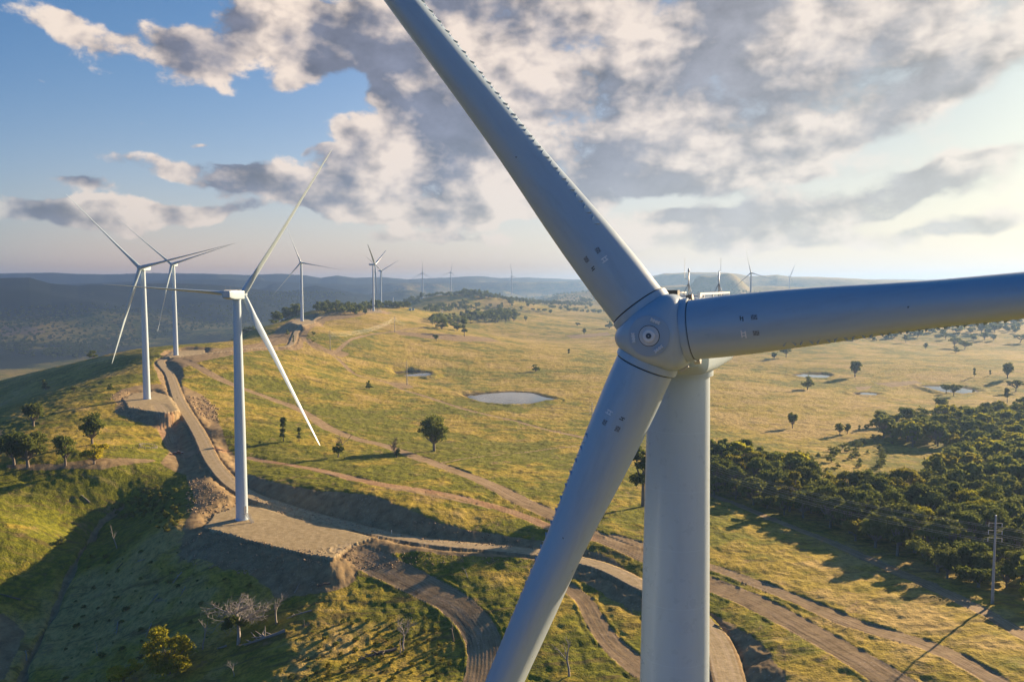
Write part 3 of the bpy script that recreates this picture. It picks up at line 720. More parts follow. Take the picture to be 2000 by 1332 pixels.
HUBH = 91.0
RAD = 68.4
_rr = [0, 3.0, 5, 7, 8.7, 10.5, 14, 18, 21, 33, 48, 60, 66, 68.0, 68.4]
_th = [2.53, 2.53, 2.42, 2.24, 2.0, 1.78, 1.56, 1.40, 1.24, .80, .45, .24, .12, .05, .02]
_ch = [2.53, 2.53, 2.75, 3.1, 3.35, 3.6, 3.85, 3.75, 3.55, 2.8, 2.0, 1.35, .85, .4, .12]
PITCHK = 1.0
def sec(r, ph, lift=0.0, pk=1.0):
    """point of the blade's skin: span r, angle ph from the upwind edge round the clockwise side"""
    T = float(np.interp(r, _rr, _th)); c = float(np.interp(r, _rr, _ch)); w = float(sstep(np.array(r), 3.0, 14.0))
    s = (1 - math.cos(ph)) / 2
    f = 5 * (.2969 * math.sqrt(max(s, 0)) - .126 * s - .3516 * s * s + .2843 * s ** 3 - .1015 * s ** 4)
    side = 1 if math.sin(ph) >= 0 else -1
    ex, ey = -T / 2 * math.sin(ph), c / 2 * math.cos(ph) * (T / c if w < .01 else 1)
    if w < .01: ey = T / 2 * math.cos(ph)
    ax, ay = -side * f * T, c * (.34 - s)
    camb = -.02 * c * math.sin(math.pi * s)
    x = ex * (1 - w) + (ax + camb * w) * w; y = (T / 2 * math.cos(ph)) * (1 - w) + ay * w
    if lift:
        q = Vector((x, y, 0)) - Vector((0, 0, 0)); q.normalize(); x += q.x * lift; y += q.y * lift
    be = R((10 - 6 * min(r / 60, 1)) * w * pk + 0)
    x, y = x * math.cos(be) - y * math.sin(be), x * math.sin(be) + y * math.cos(be)
    y += .087 * min(r, 25) + .05 * max(r - 25, 0)
    return Vector((x, y, r))
def blade_mesh(nr_=46, seg=40):
    rs = np.concatenate([np.linspace(1.5, 22, nr_ // 2 + 6), np.linspace(22, 66, nr_ // 2)[1:], [67.2, 68, 68.4]])
    bm = bmesh.new(); rings = []
    for r in rs: rings.append([bm.verts.new(sec(r, 2 * math.pi * (k + .5) / seg)) for k in range(seg)])
    for a, b in zip(rings[:-1], rings[1:]):
        for k in range(seg): bm.faces.new((a[k], a[(k + 1) % seg], b[(k + 1) % seg], b[k]))
    bm.faces.new(rings[0]); bm.faces.new(rings[-1]); return bm
def hub_R(ang, blades):
    d = min(abs((ang - b + math.pi) % (2 * math.pi) - math.pi) for b in blades)
    k = 10
    a = 1.24 / math.cos(min(d, 1.1)); return (a ** -k + 1.80 ** -k) ** (-1 / k)
def blade_local(theta):
    t = R(theta); s, c = math.sin(t), math.cos(t)
    return Matrix(((s, 0, -c), (0, 1, 0), (c, 0, s))).to_4x4()
HUBY = 4.2
def make_turbine(label, x, y, zb, az, theta, main=False, group=None, detail=1):
    root = bpy.data.objects.new('wind_turbine', None); COL.objects.link(root)
    root.location = (x, y, zb); root.rotation_euler = (0, 0, -R(az))
    tag(root, label, 'wind turbine', group)
    # tower
    bm = bmesh.new()
    top = HUBH - 1.9
    prof = [(2.75, 0), (2.75, .35), (2.42, .36), (2.40, .8)]
    for h in np.arange(4, top - 1, 3.5): prof.append((float(np.interp(h, [0, 40, 72, top], [2.40, 2.10, 1.70, 1.46])), h))
    prof += [(1.46, top - .3), (1.62, top - .28), (1.62, top)]
    lathe(bm, prof, 72 if main else 32)
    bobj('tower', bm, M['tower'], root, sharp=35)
    # nacelle
    bm = bmesh.new()
    st = [(2.95, 1.55, -1.55, 1.25), (2.55, 1.86, -1.90, 1.50), (0, 1.92, -1.95, 1.52), (-4.5, 1.92, -1.92, 1.52), (-7.0, 1.85, -1.55, 1.50), (-7.9, 1.70, -1.1, 1.42)]
    rings = []
    for yy, hw, z0, z1 in st:
        ring = []
        cz, hz_ = (z0 + z1) / 2, (z1 - z0) / 2
        for k in range(32):
            a = 2 * math.pi * (k + .5) / 32; c, s = math.cos(a), math.sin(a); e = .22
            ring.append(bm.verts.new((hw * math.copysign(abs(c) ** e, c), yy, HUBH + cz + hz_ * math.copysign(abs(s) ** e, s))))
        rings.append(ring)
    for a, b in zip(rings[:-1], rings[1:]):
        for k in range(32): bm.faces.new((a[k], a[(k + 1) % 32], b[(k + 1) % 32], b[k]))
    bm.faces.new(rings[0]); bm.faces.new(rings[-1])
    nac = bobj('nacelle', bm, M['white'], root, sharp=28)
    bm = bmesh.new(); zt = HUBH + 1.52
    for sx in (-1.2, 1.2): box(bm, sx - .06, sx + .06, -7.2, 1.6, zt + .12, zt + .22)
    for yy in (-7.1, -4.5, -2, .5, 1.5):
        for sx in (-1.2, 1.2): box(bm, sx - .04, sx + .04, yy - .04, yy + .04, zt - .03, zt + .12)
    box(bm, -.7, .7, -2.2, -.9, zt - .02, zt + .09)
    bobj('roof_rail', bm, M['lightpart'], nac, smooth=False)
    bm = bmesh.new(); box(bm, -1.1, 1.1, -8.0, -7.86, HUBH - .5, HUBH + .9); bobj('rear_louvre', bm, M['steel'] if main else M['lightpart'], nac, smooth=False)
    if detail > 0:
        for k, (mx, my) in enumerate(((.85, -6.3), (-.75, -6.6))):
            bm = bmesh.new()
            tube(bm, [(mx, my, zt - .05), (mx, my, zt + 1.35)], .035, .03)
            for a in (0, 2.1, 4.2): tube(bm, [(mx + .34 * math.cos(a + .4), my + .34 * math.sin(a + .4), zt - .05), (mx, my, zt + .68)], .022, .022, 6)
            if k == 0:
                tube(bm, [(mx, my, zt + .9), (mx + .17, my, zt + .93), (mx + .22, my, zt + 1.0), (mx + .22, my, zt + 2.05)], .013, .008, 6)
                lathe(bm, [(.05, zt + 1.3), (.06, zt + 1.36), (.04, zt + 1.4), (.055, zt + 1.46), (.02, zt + 1.5)], 12, off=(mx, my, 0))
            else:
                tube(bm, [(mx, my, zt + 1.3), (mx - .09, my, zt + 1.4), (mx - .09, my, zt + 2.05)], .013, .008, 6)
            bobj('mast', bm, M['steel'], nac)
        bm = bmesh.new(); box(bm, -.25, .25, 1.2, 1.7, zt - .02, zt + .34); bobj('roof_box', bm, M['seal'], nac, smooth=False)
    # hub
    bl = [theta, theta + 120, theta + 240]
    # viewed from the front image angle th runs from m=(-1,0,0) to z
    bang = [math.atan2(math.sin(R(b)), -math.cos(R(b))) for b in bl]
    bm = bmesh.new(); rings = []
    seg = 96 if main else 36
    prof = [(-1.45, .72, 0), (-1.2, .93, 0), (-.6, 1, 0), (.45, 1.0, 0), (.85, .97, .1), (1.15, .88, .35), (1.38, .76, .65), (1.56, .62, .9), (1.64, .55, 1), (1.67, .50, 1)]
    for yy, sc, circ in prof:
        ring = []
        for k in range(seg):
            a = 2 * math.pi * k / seg; rad = hub_R(a, bang) * (1 - circ) + 1.66 * circ; rad *= sc
            ring.append(bm.verts.new((rad * math.cos(a), HUBY + yy, HUBH + rad * math.sin(a))))
        rings.append(ring)
    for a, b in zip(rings[:-1], rings[1:]):
        for k in range(seg): bm.faces.new((a[k], a[(k + 1) % seg], b[(k + 1) % seg], b[k]))
    bm.faces.new(rings[0]); bm.faces.new(rings[-1])
    lathe(bm, [(1.25, -.2), (1.25, .5)], 36, axis='y', off=(0, 2.5, HUBH))
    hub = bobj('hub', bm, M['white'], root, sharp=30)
    for i, b in enumerate(bl):
        ML = Matrix.Translation((0, HUBY, HUBH)) @ blade_local(b)
        bm = bmesh.new()
        lathe(bm, [(1.30, .5), (1.30, 1.12), (1.36, 1.15), (1.37, 1.42), (1.34, 1.455)], 72 if main else 28)
        bmesh.ops.transform(bm, matrix=ML, verts=bm.verts)
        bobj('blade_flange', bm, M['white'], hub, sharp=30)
        bm = bmesh.new()
        lathe(bm, [(1.22, 1.44), (1.285, 1.45), (1.285, 1.51), (1.25, 1.53)], 72 if main else 28)
        bmesh.ops.transform(bm, matrix=ML, verts=bm.verts)
        bobj('blade_seal', bm, M['seal'], hub, sharp=30)
        if i == 0: B = BLADE if main else BLADE_LO
        bo = bpy.data.objects.new('blade', B); COL.objects.link(bo); bo.parent = root; bo.matrix_local = ML
        if main:
            vo = bpy.data.objects.new('vortex_generators', VG); COL.objects.link(vo); vo.parent = bo
            for nm_, me in MARKS:
                mo = bpy.data.objects.new(nm_, me); COL.objects.link(mo); mo.parent = bo
            # a little drain hole mark part way out
    if main:
        f = HUBY + 1.67
        bm = bmesh.new(); lathe(bm, [(.86, f), (.86, f + .03), (.82, f + .045)], 64, axis='y', off=(0, 0, HUBH)); disc = bobj('nose_cover', bm, M['disc'], hub, sharp=30)
        bm = bmesh.new(); lathe(bm, [(.44, f + .04), (.44, f + .055), (.41, f + .06)], 48, axis='y', off=(0, 0, HUBH)); bobj('hatch_ring', bm, M['seal'], disc, sharp=30)
        bm = bmesh.new(); lathe(bm, [(.415, f + .05), (.415, f + .075), (.40, f + .08)], 48, axis='y', off=(0, 0, HUBH)); bobj('hatch', bm, M['lightpart'], disc, sharp=30)
        bm = bmesh.new(); lathe(bm, [(.25, f + .07), (.25, f + .12), (.22, f + .14)], 48, axis='y', off=(0, 0, HUBH)); bobj('hatch_boss', bm, M['mark_white'], disc, sharp=30)
        bm = bmesh.new(); lathe(bm, [(.115, f + .13), (.115, f + .155), (.09, f + .16)], 32, axis='y', off=(0, 0, HUBH)); bobj('centre_plug', bm, M['mark_dark'], disc, sharp=30)
        bm = bmesh.new(); lathe(bm, [(.02, f + .15), (.02, f + .17)], 12, axis='y', off=(0, 0, HUBH)); bobj('centre_bolt', bm, M['mark_white'], disc)
        for b in (theta + 60, theta + 180, theta + 300):
            a = math.atan2(math.sin(R(b)), -math.cos(R(b))); rc = .66
            Mx = Matrix.Translation((rc * math.cos(a), f + .03, HUBH + rc * math.sin(a))) @ Matrix.Rotation(-a, 4, 'Y')
            bm = bmesh.new()
            box(bm, -.045, .045, 0, .05, -.19, .19, M_=Mx)
            for q in (-.17, -.06, .06, .17):
                for qq in (-.04, .04):
                    vs = box(bm, qq - .028, qq + .028, .01, .08, q - .03, q + .03, M_=Mx)
            bobj('grab_handle', bm, M['mark_white'], disc, smooth=False)
        # fittings low on the hub and behind it
        for b, off in ((theta - 62, 1.0),):
            a = math.atan2(math.sin(R(b)), -math.cos(R(b)))
            Mx = Matrix.Translation((1.72 * math.cos(a), HUBY - .35, HUBH + 1.72 * math.sin(a))) @ Matrix.Rotation(-a, 4, 'Y')
            bm = bmesh.new(); box(bm, -.18, .16, -.15, .15, -.2, .2, M_=Mx); box(bm, -.3, -.1, -.06, .06, -.06, .06, M_=Mx); bobj('hub_bracket', bm, M['lightpart'], hub, smooth=False)
        ML = Matrix.Translation((0, HUBY, HUBH)) @ blade_local(theta)
        for sx in (-1, 1):
            bm = bmesh.new()
            lathe(bm, [(.10, -.12), (.2, -.12), (.2, .14), (.12, .16)], 24)
            bmesh.ops.transform(bm, matrix=ML @ Matrix.Translation((sx * 1.30, -.35, 1.42)), verts=bm.verts)
            bobj('seal_clamp', bm, M['tan'] if sx > 0 else M['lightpart'], hub, sharp=30)
    return root
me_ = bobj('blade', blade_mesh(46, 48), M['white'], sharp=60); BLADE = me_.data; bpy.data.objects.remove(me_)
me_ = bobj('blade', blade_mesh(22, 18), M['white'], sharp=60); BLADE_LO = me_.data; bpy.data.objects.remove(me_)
# rows of small fins along the clockwise side
bm = bmesh.new(); r = 5.2; k = 0
while r < 27:
    ph = R(np.interp(r, [5, 9, 14, 22, 30], [47, 52, 58, 62, 62])); sgn = 1 if k % 2 else -1
    dphi = .17 * 2 / float(np.interp(r, _rr, _ch)); dr = .085 * sgn
    a = sec(r - dr, ph - dphi); b = sec(r + dr, ph + dphi); n_ = (sec(r, ph, .1) - sec(r, ph)).normalized()
    e = (b - a).normalized(); th_ = n_.cross(e).normalized() * .007
    a0 = a - n_ * .03; b0 = b - n_ * .03; tip = b - e * .03 + n_ * .10; ti2 = a + e * .10 + n_ * .03
    P = [a0, b0, tip, ti2]
    va = [bm.verts.new(p + th_) for p in P]; vb = [bm.verts.new(p - th_) for p in P]
    bm.faces.new(va); bm.faces.new(vb[::-1])
    for i in range(4): bm.faces.new((va[i], vb[i], vb[(i + 1) % 4], va[(i + 1) % 4]))
    r += .31; k += 1
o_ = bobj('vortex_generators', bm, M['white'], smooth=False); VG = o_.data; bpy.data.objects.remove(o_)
MARKS = []
def mark(r, ph, w, l, rows, mats):
    """a label plate on the skin, one connected sheet; '.' bare paint, 'x' dark, 'o' grey, 'w' white"""
    bm = bmesh.new(); nr_, nc = len(rows), len(rows[0]); key = '.xow'
    g = [[bm.verts.new(sec(r + l * (i / nr_ - .5), R(ph) + w * (j / nc - .5) / 1.24, .006)) for j in range(nc + 1)] for i in range(nr_ + 1)]
    for i in range(nr_):
        for j in range(nc): bm.faces.new((g[i][j], g[i][j + 1], g[i + 1][j + 1], g[i + 1][j])).material_index = key.index(rows[i][j])
    o = bobj('blade_marking', bm, [M[q] for q in mats], smooth=True); MARKS.append(('blade_marking', o.data)); bpy.data.objects.remove(o)
_mm = ['white', 'mark_dark', 'mark_grey', 'mark_white']
mark(3.72, 17, .34, .20, ['wwwwwww.', '..w..w..', '..w..w..', '.wwwwwww'], _mm)
mark(3.72, -12, .22, .14, ['xxxxx.', '..x...', '.xxxxx'], _mm)
mark(4.2, 17, .20, .24, ['xoooo', 'oooxo', 'oxooo', 'oooox', 'ooxoo'], _mm)
mark(4.2, -12, .20, .24, ['ooxoo', 'xoooo', 'oooxo', 'oxooo', 'oooox'], _mm)
mark(9.6, -4, .07, .06, ['xx', 'x.'], _mm)

# ---------------------------------------------------------------- turbines
AZ0 = 203.73
hubp = (6.3307, 34.2597, CH - 2.018)
n0_ = (math.sin(R(AZ0)), math.cos(R(AZ0)))
tx, ty = hubp[0] - n0_[0] * HUBY, hubp[1] - n0_[1] * HUBY
make_turbine('huge white turbine in the foreground, its blades running out of the picture', tx, ty, hubp[2] - HUBH, AZ0, 7.83, main=True)
G_T = 'wind turbines along the ridge'
def toward(px, delta):
    a = math.degrees(math.atan((px - 1000) / FPX)); return a + 180 + delta   # delta > 0: rotor turned to the left of the camera's line
def turb(px, hy, by, delta, theta, label, away=False, D_=None, detail=1):
    a = pix_dir(px, hy); c = pix_dir(px, by)
    if D_ is None: D_ = 91 / (a.z / a.y - c.z / c.y); zb = CH + c.z / c.y * D_
    else: zb = CH + a.z / a.y * D_ - 91
    az = toward(px, delta); n = (math.sin(R(az)), math.cos(R(az)))
    x = a.x / a.y * D_
    if away: theta = 180 - theta
    g = G(x, D_)
    return make_turbine(label, x, D_, g - .1 if abs(zb - g) < 6 else zb, az, theta, group=G_T, detail=detail)
turb(462.5, 571, 1010, -149, 56.5, 'nearest of the ridge turbines, seen from behind, standing on the wide gravel pad', away=True)
turb(279, 521, 777, 27, 133.5, 'turbine at the left with a blade pointing down left, second pad along the road')
turb(338.5, 516, 693, 20, 138, 'turbine just right of the leftmost one, standing farther back at the bend of the road')
turb(588, 510, 624, 8, -10, 'turbine on the hilltop right of the big ridge turbine, dark copse at its left')
turb(728.5, 518, 608.5, -72, 27, 'dark edge-on turbine in front of the tree band, closest of the close pair', detail=0)
turb(743.5, 529, 594, -40, 27, 'turbine half hidden behind the edge-on one of the close pair', detail=0)
turb(825, 532, 582, 0, 90, 'far turbine with one blade straight up, right of the close pair', detail=0)
turb(880.5, 532, 574, 0, 80, 'far turbine on the low hump, between the straight-up one and the lone small one', detail=0)
turb(999.5, 540, 575, -35, 103, 'small far turbine standing alone above the dark wood in the middle', D_=3900, detail=0)
turb(1467, 533, 611, 5, -17, 'turbine on the right showing above the foreground blade, arms spread wide', D_=1810, detail=0)
turb(1542, 540, 576, -55, 62, 'thin hazy turbine, rightmost above the foreground blade', D_=3900, detail=0)
turb(1412.5, 538, 562, 60, 40, 'faintest turbine, dim in the haze between the mast and the wide-armed one', D_=6800, detail=0)

# stair and door at the foot of the nearest ridge turbine
def stair(root, ang):
    bm = bmesh.new(); Mx = Matrix.Rotation(R(ang), 4, 'Z')
    box(bm, 2.35, 2.47, -.55, .55, 3.2, 5.9, M_=Mx); bobj('door', bm, M['steel'], root, smooth=False)
    bm = bmesh.new(); box(bm, 2.3, 3.5, -.8, .8, 2.95, 3.08, M_=Mx)
    for k in range(13):
        box(bm, 3.5 + k * .33, 3.85 + k * .33, -.5, .5, 2.80 - k * .22, 2.86 - k * .22, M_=Mx)
    for sy in (-.55, .55):
        tube(bm, [Mx @ Vector(p) for p in ((2.4, sy * 1.3, 4.1), (3.5, sy, 4.1), (7.8, sy, 1.1))], .05, seg=6)
        tube(bm, [Mx @ Vector(p) for p in ((3.5, sy, 2.9), (7.8, sy, .05))], .08, seg=6)
        for q in (0, .5, 1): tube(bm, [Mx @ Vector((3.5 + 4.2 * q, sy, 2.9 - 2.85 * q)), Mx @ Vector((3.5 + 4.2 * q, sy, 4.1 - 3.0 * q))], .04, seg=6)
    bobj('stair', bm, M['steel'], root, smooth=False)
for o in list(COL.objects):
    if o.get('label', '').startswith('nearest of the ridge') : stair(o, math.degrees(o.rotation_euler.z) * -1 - 40)
    if o.get('label', '').startswith('turbine just right'): stair(o, math.degrees(o.rotation_euler.z) * -1 - 130)
# part-built tower beyond the tree band
a = pix_dir(767, 581); c = pix_dir(767, 604); Dt = 2450
bm = bmesh.new(); hh = (a.z / a.y - c.z / c.y) * Dt
lathe(bm, [(2.3, 0), (2.2, hh * .5), (2.18, hh * .5 + .2), (2.0, hh)], 24); o = bobj('tower_section', bm, M['tower'], sharp=35)
o.location = (a.x / a.y * Dt, Dt, CH + c.z / c.y * Dt); tag(o, 'bare white tower stub with no rotor, right of the close pair', 'tower')
for k, (px, py) in enumerate(((801, 606.5), (807, 606))):
    q = drop(px, py); bm = bmesh.new(); s = q[1] / FPX
    box(bm, -2.4 * s, 2.4 * s, -1.4 * s, 1.4 * s, 0, 2.6 * s)
    vs = [bm.verts.new(p) for p in ((-2.4 * s, -1.5 * s, 2.6 * s), (2.4 * s, -1.5 * s, 2.6 * s), (2.4 * s, 1.5 * s, 2.6 * s), (-2.4 * s, 1.5 * s, 2.6 * s), (-2.4 * s, 0, 3.9 * s), (2.4 * s, 0, 3.9 * s))]
    for f in ((0, 1, 5, 4), (3, 4, 5, 2), (0, 4, 3), (1, 2, 5), (0, 3, 2, 1)): bm.faces.new([vs[i] for i in f])
    o = bobj('site_shed', bm, M['white'], smooth=False); o.location = q
    tag(o, ['white site shed at the end of the dark tree band, left one', 'white site shed at the end of the dark tree band, right one'][k], 'shed', 'site sheds')

# ---------------------------------------------------------------- power line
POLEH = 25.0
def pole(px, py, label, s=1.0, xy=None, yaw=0):
    if xy is None: q = drop(px, py)
    else: q = (xy[0], xy[1], G(*xy))
    root = bpy.data.objects.new('power_pole', None); COL.objects.link(root); root.location = q; root.rotation_euler.z = yaw
    tag(root, label, 'power pole', 'poles of the power line')
    bm = bmesh.new(); lathe(bm, [(.42, -.5), (.40, 2), (.21, POLEH)], 14); bobj('post', bm, M['pole'], root)
    for z in (POLEH - 2.1, POLEH - 4.2, POLEH - 6.3):
        bm = bmesh.new(); w = 1.75 + (POLEH - z) * .03
        box(bm, -w, w, -.05, .05, z - .05, z + .05); bobj('crossarm', bm, M['steel'], root, smooth=False)
        for sx in (-1, 1):
            bm = bmesh.new()
            lathe(bm, [(.02, z - .08), (.08, z - .16), (.07, z - .3), (.08, z - .42), (.07, z - .56), (.08, z - .7), (.07, z - .84), (.08, z - .98), (.03, z - 1.1)], 10, off=(sx * w * .94, 0, 0))
            bobj('insulator', bm, M['mark_white'], root)
    bm = bmesh.new(); lathe(bm, [(.24, POLEH - .02), (.26, POLEH + .05), (.2, POLEH + .12)], 12); bobj('pole_cap', bm, M['mark_white'], root)
    return root
M['pole'] = flat('concrete_pole', (.44, .42, .38), .8)
M['wire'] = flat('aluminium_wire', (.6, .58, .54), .4, .5)
PP = [pole(0, 0, 'power pole standing out of the picture at the right', xy=(205, 165), yaw=-.7),
      pole(1938, 1178, 'tall pale power pole at the right edge in front of the wood', yaw=-.15),
      pole(1156, 858, 'power pole half hidden by the lower blade, beyond the big dam', yaw=.35),
      pole(795, 752, 'power pole beside the small pale dam in the paddock', yaw=.55),
      pole(645, 684, 'power pole at the fork of the dark tracks', yaw=.3),
      pole(771, 648, 'power pole on the sunny rise left of the copses', yaw=-.1),
      pole(864, 627, 'farthest power pole, in the copse at the top of the line', yaw=-.3)]
bpy.context.view_layer.update()
for z0, s in ((POLEH - 2.1, 1), (POLEH - 2.1, -1), (POLEH - 4.2, 1), (POLEH - 4.2, -1), (POLEH - 6.3, 1), (POLEH - 6.3, -1)):
    bm = bmesh.new(); w = (1.75 + (POLEH - z0) * .03) * .94; pts = []
    for A_, B_ in zip(PP[:-1], PP[1:]):
        a = A_.matrix_world @ Vector((s * w, 0, z0 - 1.1)); b = B_.matrix_world @ Vector((s * w, 0, z0 - 1.1)); L = (b - a).length
        for k in range(16):
            u = k / 16; p = a.lerp(b, u); p.z -= .000105 * L * L * 4 * u * (1 - u) * .45 * 2; pts.append(p)
    pts.append(b); dmin = 1
    tube(bm, pts, .018, .07, 5)
    o = bobj('power_cable', bm, M['wire'])
    tag(o, 'thin cable slung between the power poles across the paddocks', 'cable', 'cables of the power line')

# ---------------------------------------------------------------- air
def add_haze():
    me = bpy.data.meshes.new('haze'); bm = bmesh.new()
    zmin = float(min(o_.min() for o_ in [H])) - 3; zmax = 330.0
    box(bm, -17200, 17200, -17200, 17200, zmin, zmax); bmesh.ops.recalc_face_normals(bm, faces=bm.faces); bm.to_mesh(me); bm.free()
    m, t, out = mat('haze')
    v = t.new('ShaderNodeVolumePrincipled'); v.inputs['Color'].default_value = (.36, .58, 1, 1); v.inputs['Density'].default_value = HAZE_D
    v.inputs['Anisotropy'].default_value = .30
    t.l.new(v.outputs[0], out.inputs['Volume']); me.materials.append(m)
    o = bpy.data.objects.new('haze', me); COL.objects.link(o); tag(o, 'thin blue haze in the air', kind='stuff')
HAZE_D = 9.5e-5
add_haze()
S.cycles.volume_bounces = 0; S.cycles.volume_max_steps = 64

# added cloud bank out of view, outlined to shade the left valley
def add_shade_cloud():
    ALT = 14000.0; k = ALT / math.tan(R(SUN_EL)); ox, oy = k * math.sin(R(SUN_AZ)), k * math.cos(R(SUN_AZ))
    foot = np.array([(-950, 900), (-900, 1500), (-760, 2200), (-500, 3300), (-250, 4600), (100, 6400), (300, 8200), (-2500, 9000), (-6200, 9000), (-6500, 4000), (-4500, 500), (-1600, 300)], float)
    n = 46; xs = np.linspace(-7200, 1200, n); ys = np.linspace(-200, 9600, n); XX, YY = np.meshgrid(xs, ys)
    d = poly_sd(XX.ravel(), YY.ravel(), foot).reshape(XX.shape) + 500 * fbm(XX, YY, 1500, 3, 77)
    th = np.clip(-d / 500, 0, 1) ** .5 * (260 + 200 * fbm(XX, YY, 900, 3, 78))
    bm = bmesh.new(); T, Bm = {}, {}
    for j in range(n):
        for i in range(n):
            if d[j, i] < 0:
                T[j, i] = bm.verts.new((XX[j, i] + ox, YY[j, i] + oy, ALT + th[j, i])); Bm[j, i] = bm.verts.new((XX[j, i] + ox, YY[j, i] + oy, ALT - .35 * th[j, i]))
    for j in range(n - 1):
        for i in range(n - 1):
            c = [(j, i), (j, i + 1), (j + 1, i + 1), (j + 1, i)]
            if all(q_ in T for q_ in c):
                bm.faces.new([T[q_] for q_ in c]); bm.faces.new([Bm[q_] for q_ in c][::-1])
    bed = [e for e in bm.edges if len(e.link_faces) == 1]
    m, t, out = mat('shade_cloud'); a = t.new('ShaderNodeBsdfDiffuse'); a.inputs[0].default_value = (.85, .86, .88, 1); b_ = t.new('ShaderNodeBsdfTranslucent'); b_.inputs[0].default_value = (.8, .82, .85, 1)
    x = t.new('ShaderNodeMixShader'); t.l.new(a.outputs[0], x.inputs[1]); t.l.new(b_.outputs[0], x.inputs[2]); tr_ = t.new('ShaderNodeBsdfTransparent'); x2 = t.new('ShaderNodeMixShader'); x2.inputs[0].default_value = .5; t.l.new(x.outputs[0], x2.inputs[1]); t.l.new(tr_.outputs[0], x2.inputs[2]); t.l.new(x2.outputs[0], out.inputs[0])
    bmesh.ops.bridge_loops(bm, edges=bed) if False else None
    o = bobj('shade_cloud', bm, m); tag(o, 'unseen bank of clouds added to shade the valley', kind='stuff')
add_shade_cloud()

# ---------------------------------------------------------------- trees
def leaf_mat(name, c0, c1, tr=.35):
    m, t, out = mat(name)
    tc = t.new('ShaderNodeTexCoord').outputs['Object']; rn = t.new('ShaderNodeObjectInfo').outputs['Random']
    f = t.m('ADD', t.noise(tc, .9, 3, .6), t.m('MULTIPLY', t.m('SUBTRACT', rn, .5), .45))
    c = t.mix(t.ss(f, .3, .7), c0, c1)
    a = t.new('ShaderNodeBsdfDiffuse'); t.put(a.inputs[0], c)
    b_ = t.new('ShaderNodeBsdfTranslucent'); t.put(b_.inputs[0], t.mix(.5, c, tuple(x * 1.7 for x in c1)))
    x = t.new('ShaderNodeMixShader'); x.inputs[0].default_value = tr; t.l.new(a.outputs[0], x.inputs[1]); t.l.new(b_.outputs[0], x.inputs[2])
    t.l.new(x.outputs[0], out.inputs[0]); return m
M['gum'] = leaf_mat('gum_leaves', (.075, .11, .026), (.19, .215, .045))
M['lime'] = leaf_mat('bright_leaves', (.14, .16, .018), (.29, .28, .028), .5)
M['bright'] = leaf_mat('bright_bush_leaves', (.20, .22, .02), (.44, .38, .03), .5)
M['olive'] = leaf_mat('olive_leaves', (.085, .115, .032), (.22, .235, .052))
M['gold'] = leaf_mat('golden_leaves', (.12, .13, .02), (.24, .22, .035), .5)
M['bark'] = flat('bark', (.22, .18, .14), .9)
M['dead'] = flat('dead_wood', (.34, .30, .26), .85)
M['dead_dark'] = flat('weathered_wood', (.15, .125, .105), .9)

def branch_tubes(segs, seg=6):
    """segs: list of (p0, p1, r0, r1) -> verts, quads"""
    V, F = [], []
    for p0, p1, r0, r1 in segs:
        p0 = np.array(p0); p1 = np.array(p1); d = p1 - p0; d = d / (np.linalg.norm(d) + 1e-9)
        u = np.cross(d, [0, 0, 1.0] if abs(d[2]) < .9 else [1.0, 0, 0]); u /= np.linalg.norm(u); w = np.cross(d, u)
        a = np.linspace(0, 2 * np.pi, seg, endpoint=False); c = np.cos(a)[:, None] * u + np.sin(a)[:, None] * w
        b0 = len(V); V += list(p0 + c * r0) + list(p1 + c * r1)
        for k in range(seg): F.append((b0 + k, b0 + (k + 1) % seg, b0 + seg + (k + 1) % seg, b0 + seg + k))
    return np.array(V), np.array(F)
def crown_geo(rg, blobs_, nleaf, size):
    """leaf-sized quads through the outer part of each clump"""
    P, Nn = [], []
    tot = sum(b[1] ** 2 for b in blobs_)
    for c, rad, sq in blobs_:
        n = max(8, int(nleaf * rad * rad / tot))
        d = rg.normal(size=(n, 3)); d /= np.linalg.norm(d, axis=1)[:, None]
        d[:, 2] = np.where(d[:, 2] < -.3, -d[:, 2] * .6, d[:, 2])
        lump = .80 + .28 * np.sin(d[:, 0] * 5 + c[0]) * np.sin(d[:, 1] * 5 + c[1]) + .12 * np.sin(d[:, 2] * 7 + c[2])
        rad_ = rad * lump * (rg.random(n) ** .28)
        q = d * rad_[:, None] * np.array([1, 1, sq]) + np.array(c)
        P.append(q); Nn.append(d + rg.normal(size=(n, 3)) * .55)
    P = np.concatenate(P); Nn = np.concatenate(Nn); Nn /= np.linalg.norm(Nn, axis=1)[:, None]
    u = np.cross(Nn, rg.normal(size=Nn.shape)); u /= np.linalg.norm(u, axis=1)[:, None]; w = np.cross(Nn, u)
    s = (size * (.6 + .8 * rg.random(len(P))))[:, None]
    V = np.stack([P - u * s - w * s * .6, P + u * s * .9 - w * s * .7, P + u * s + w * s * .6, P - u * s * .8 + w * s * .75], 1).reshape(-1, 3)
    F = np.arange(len(V)).reshape(-1, 4); return V, F
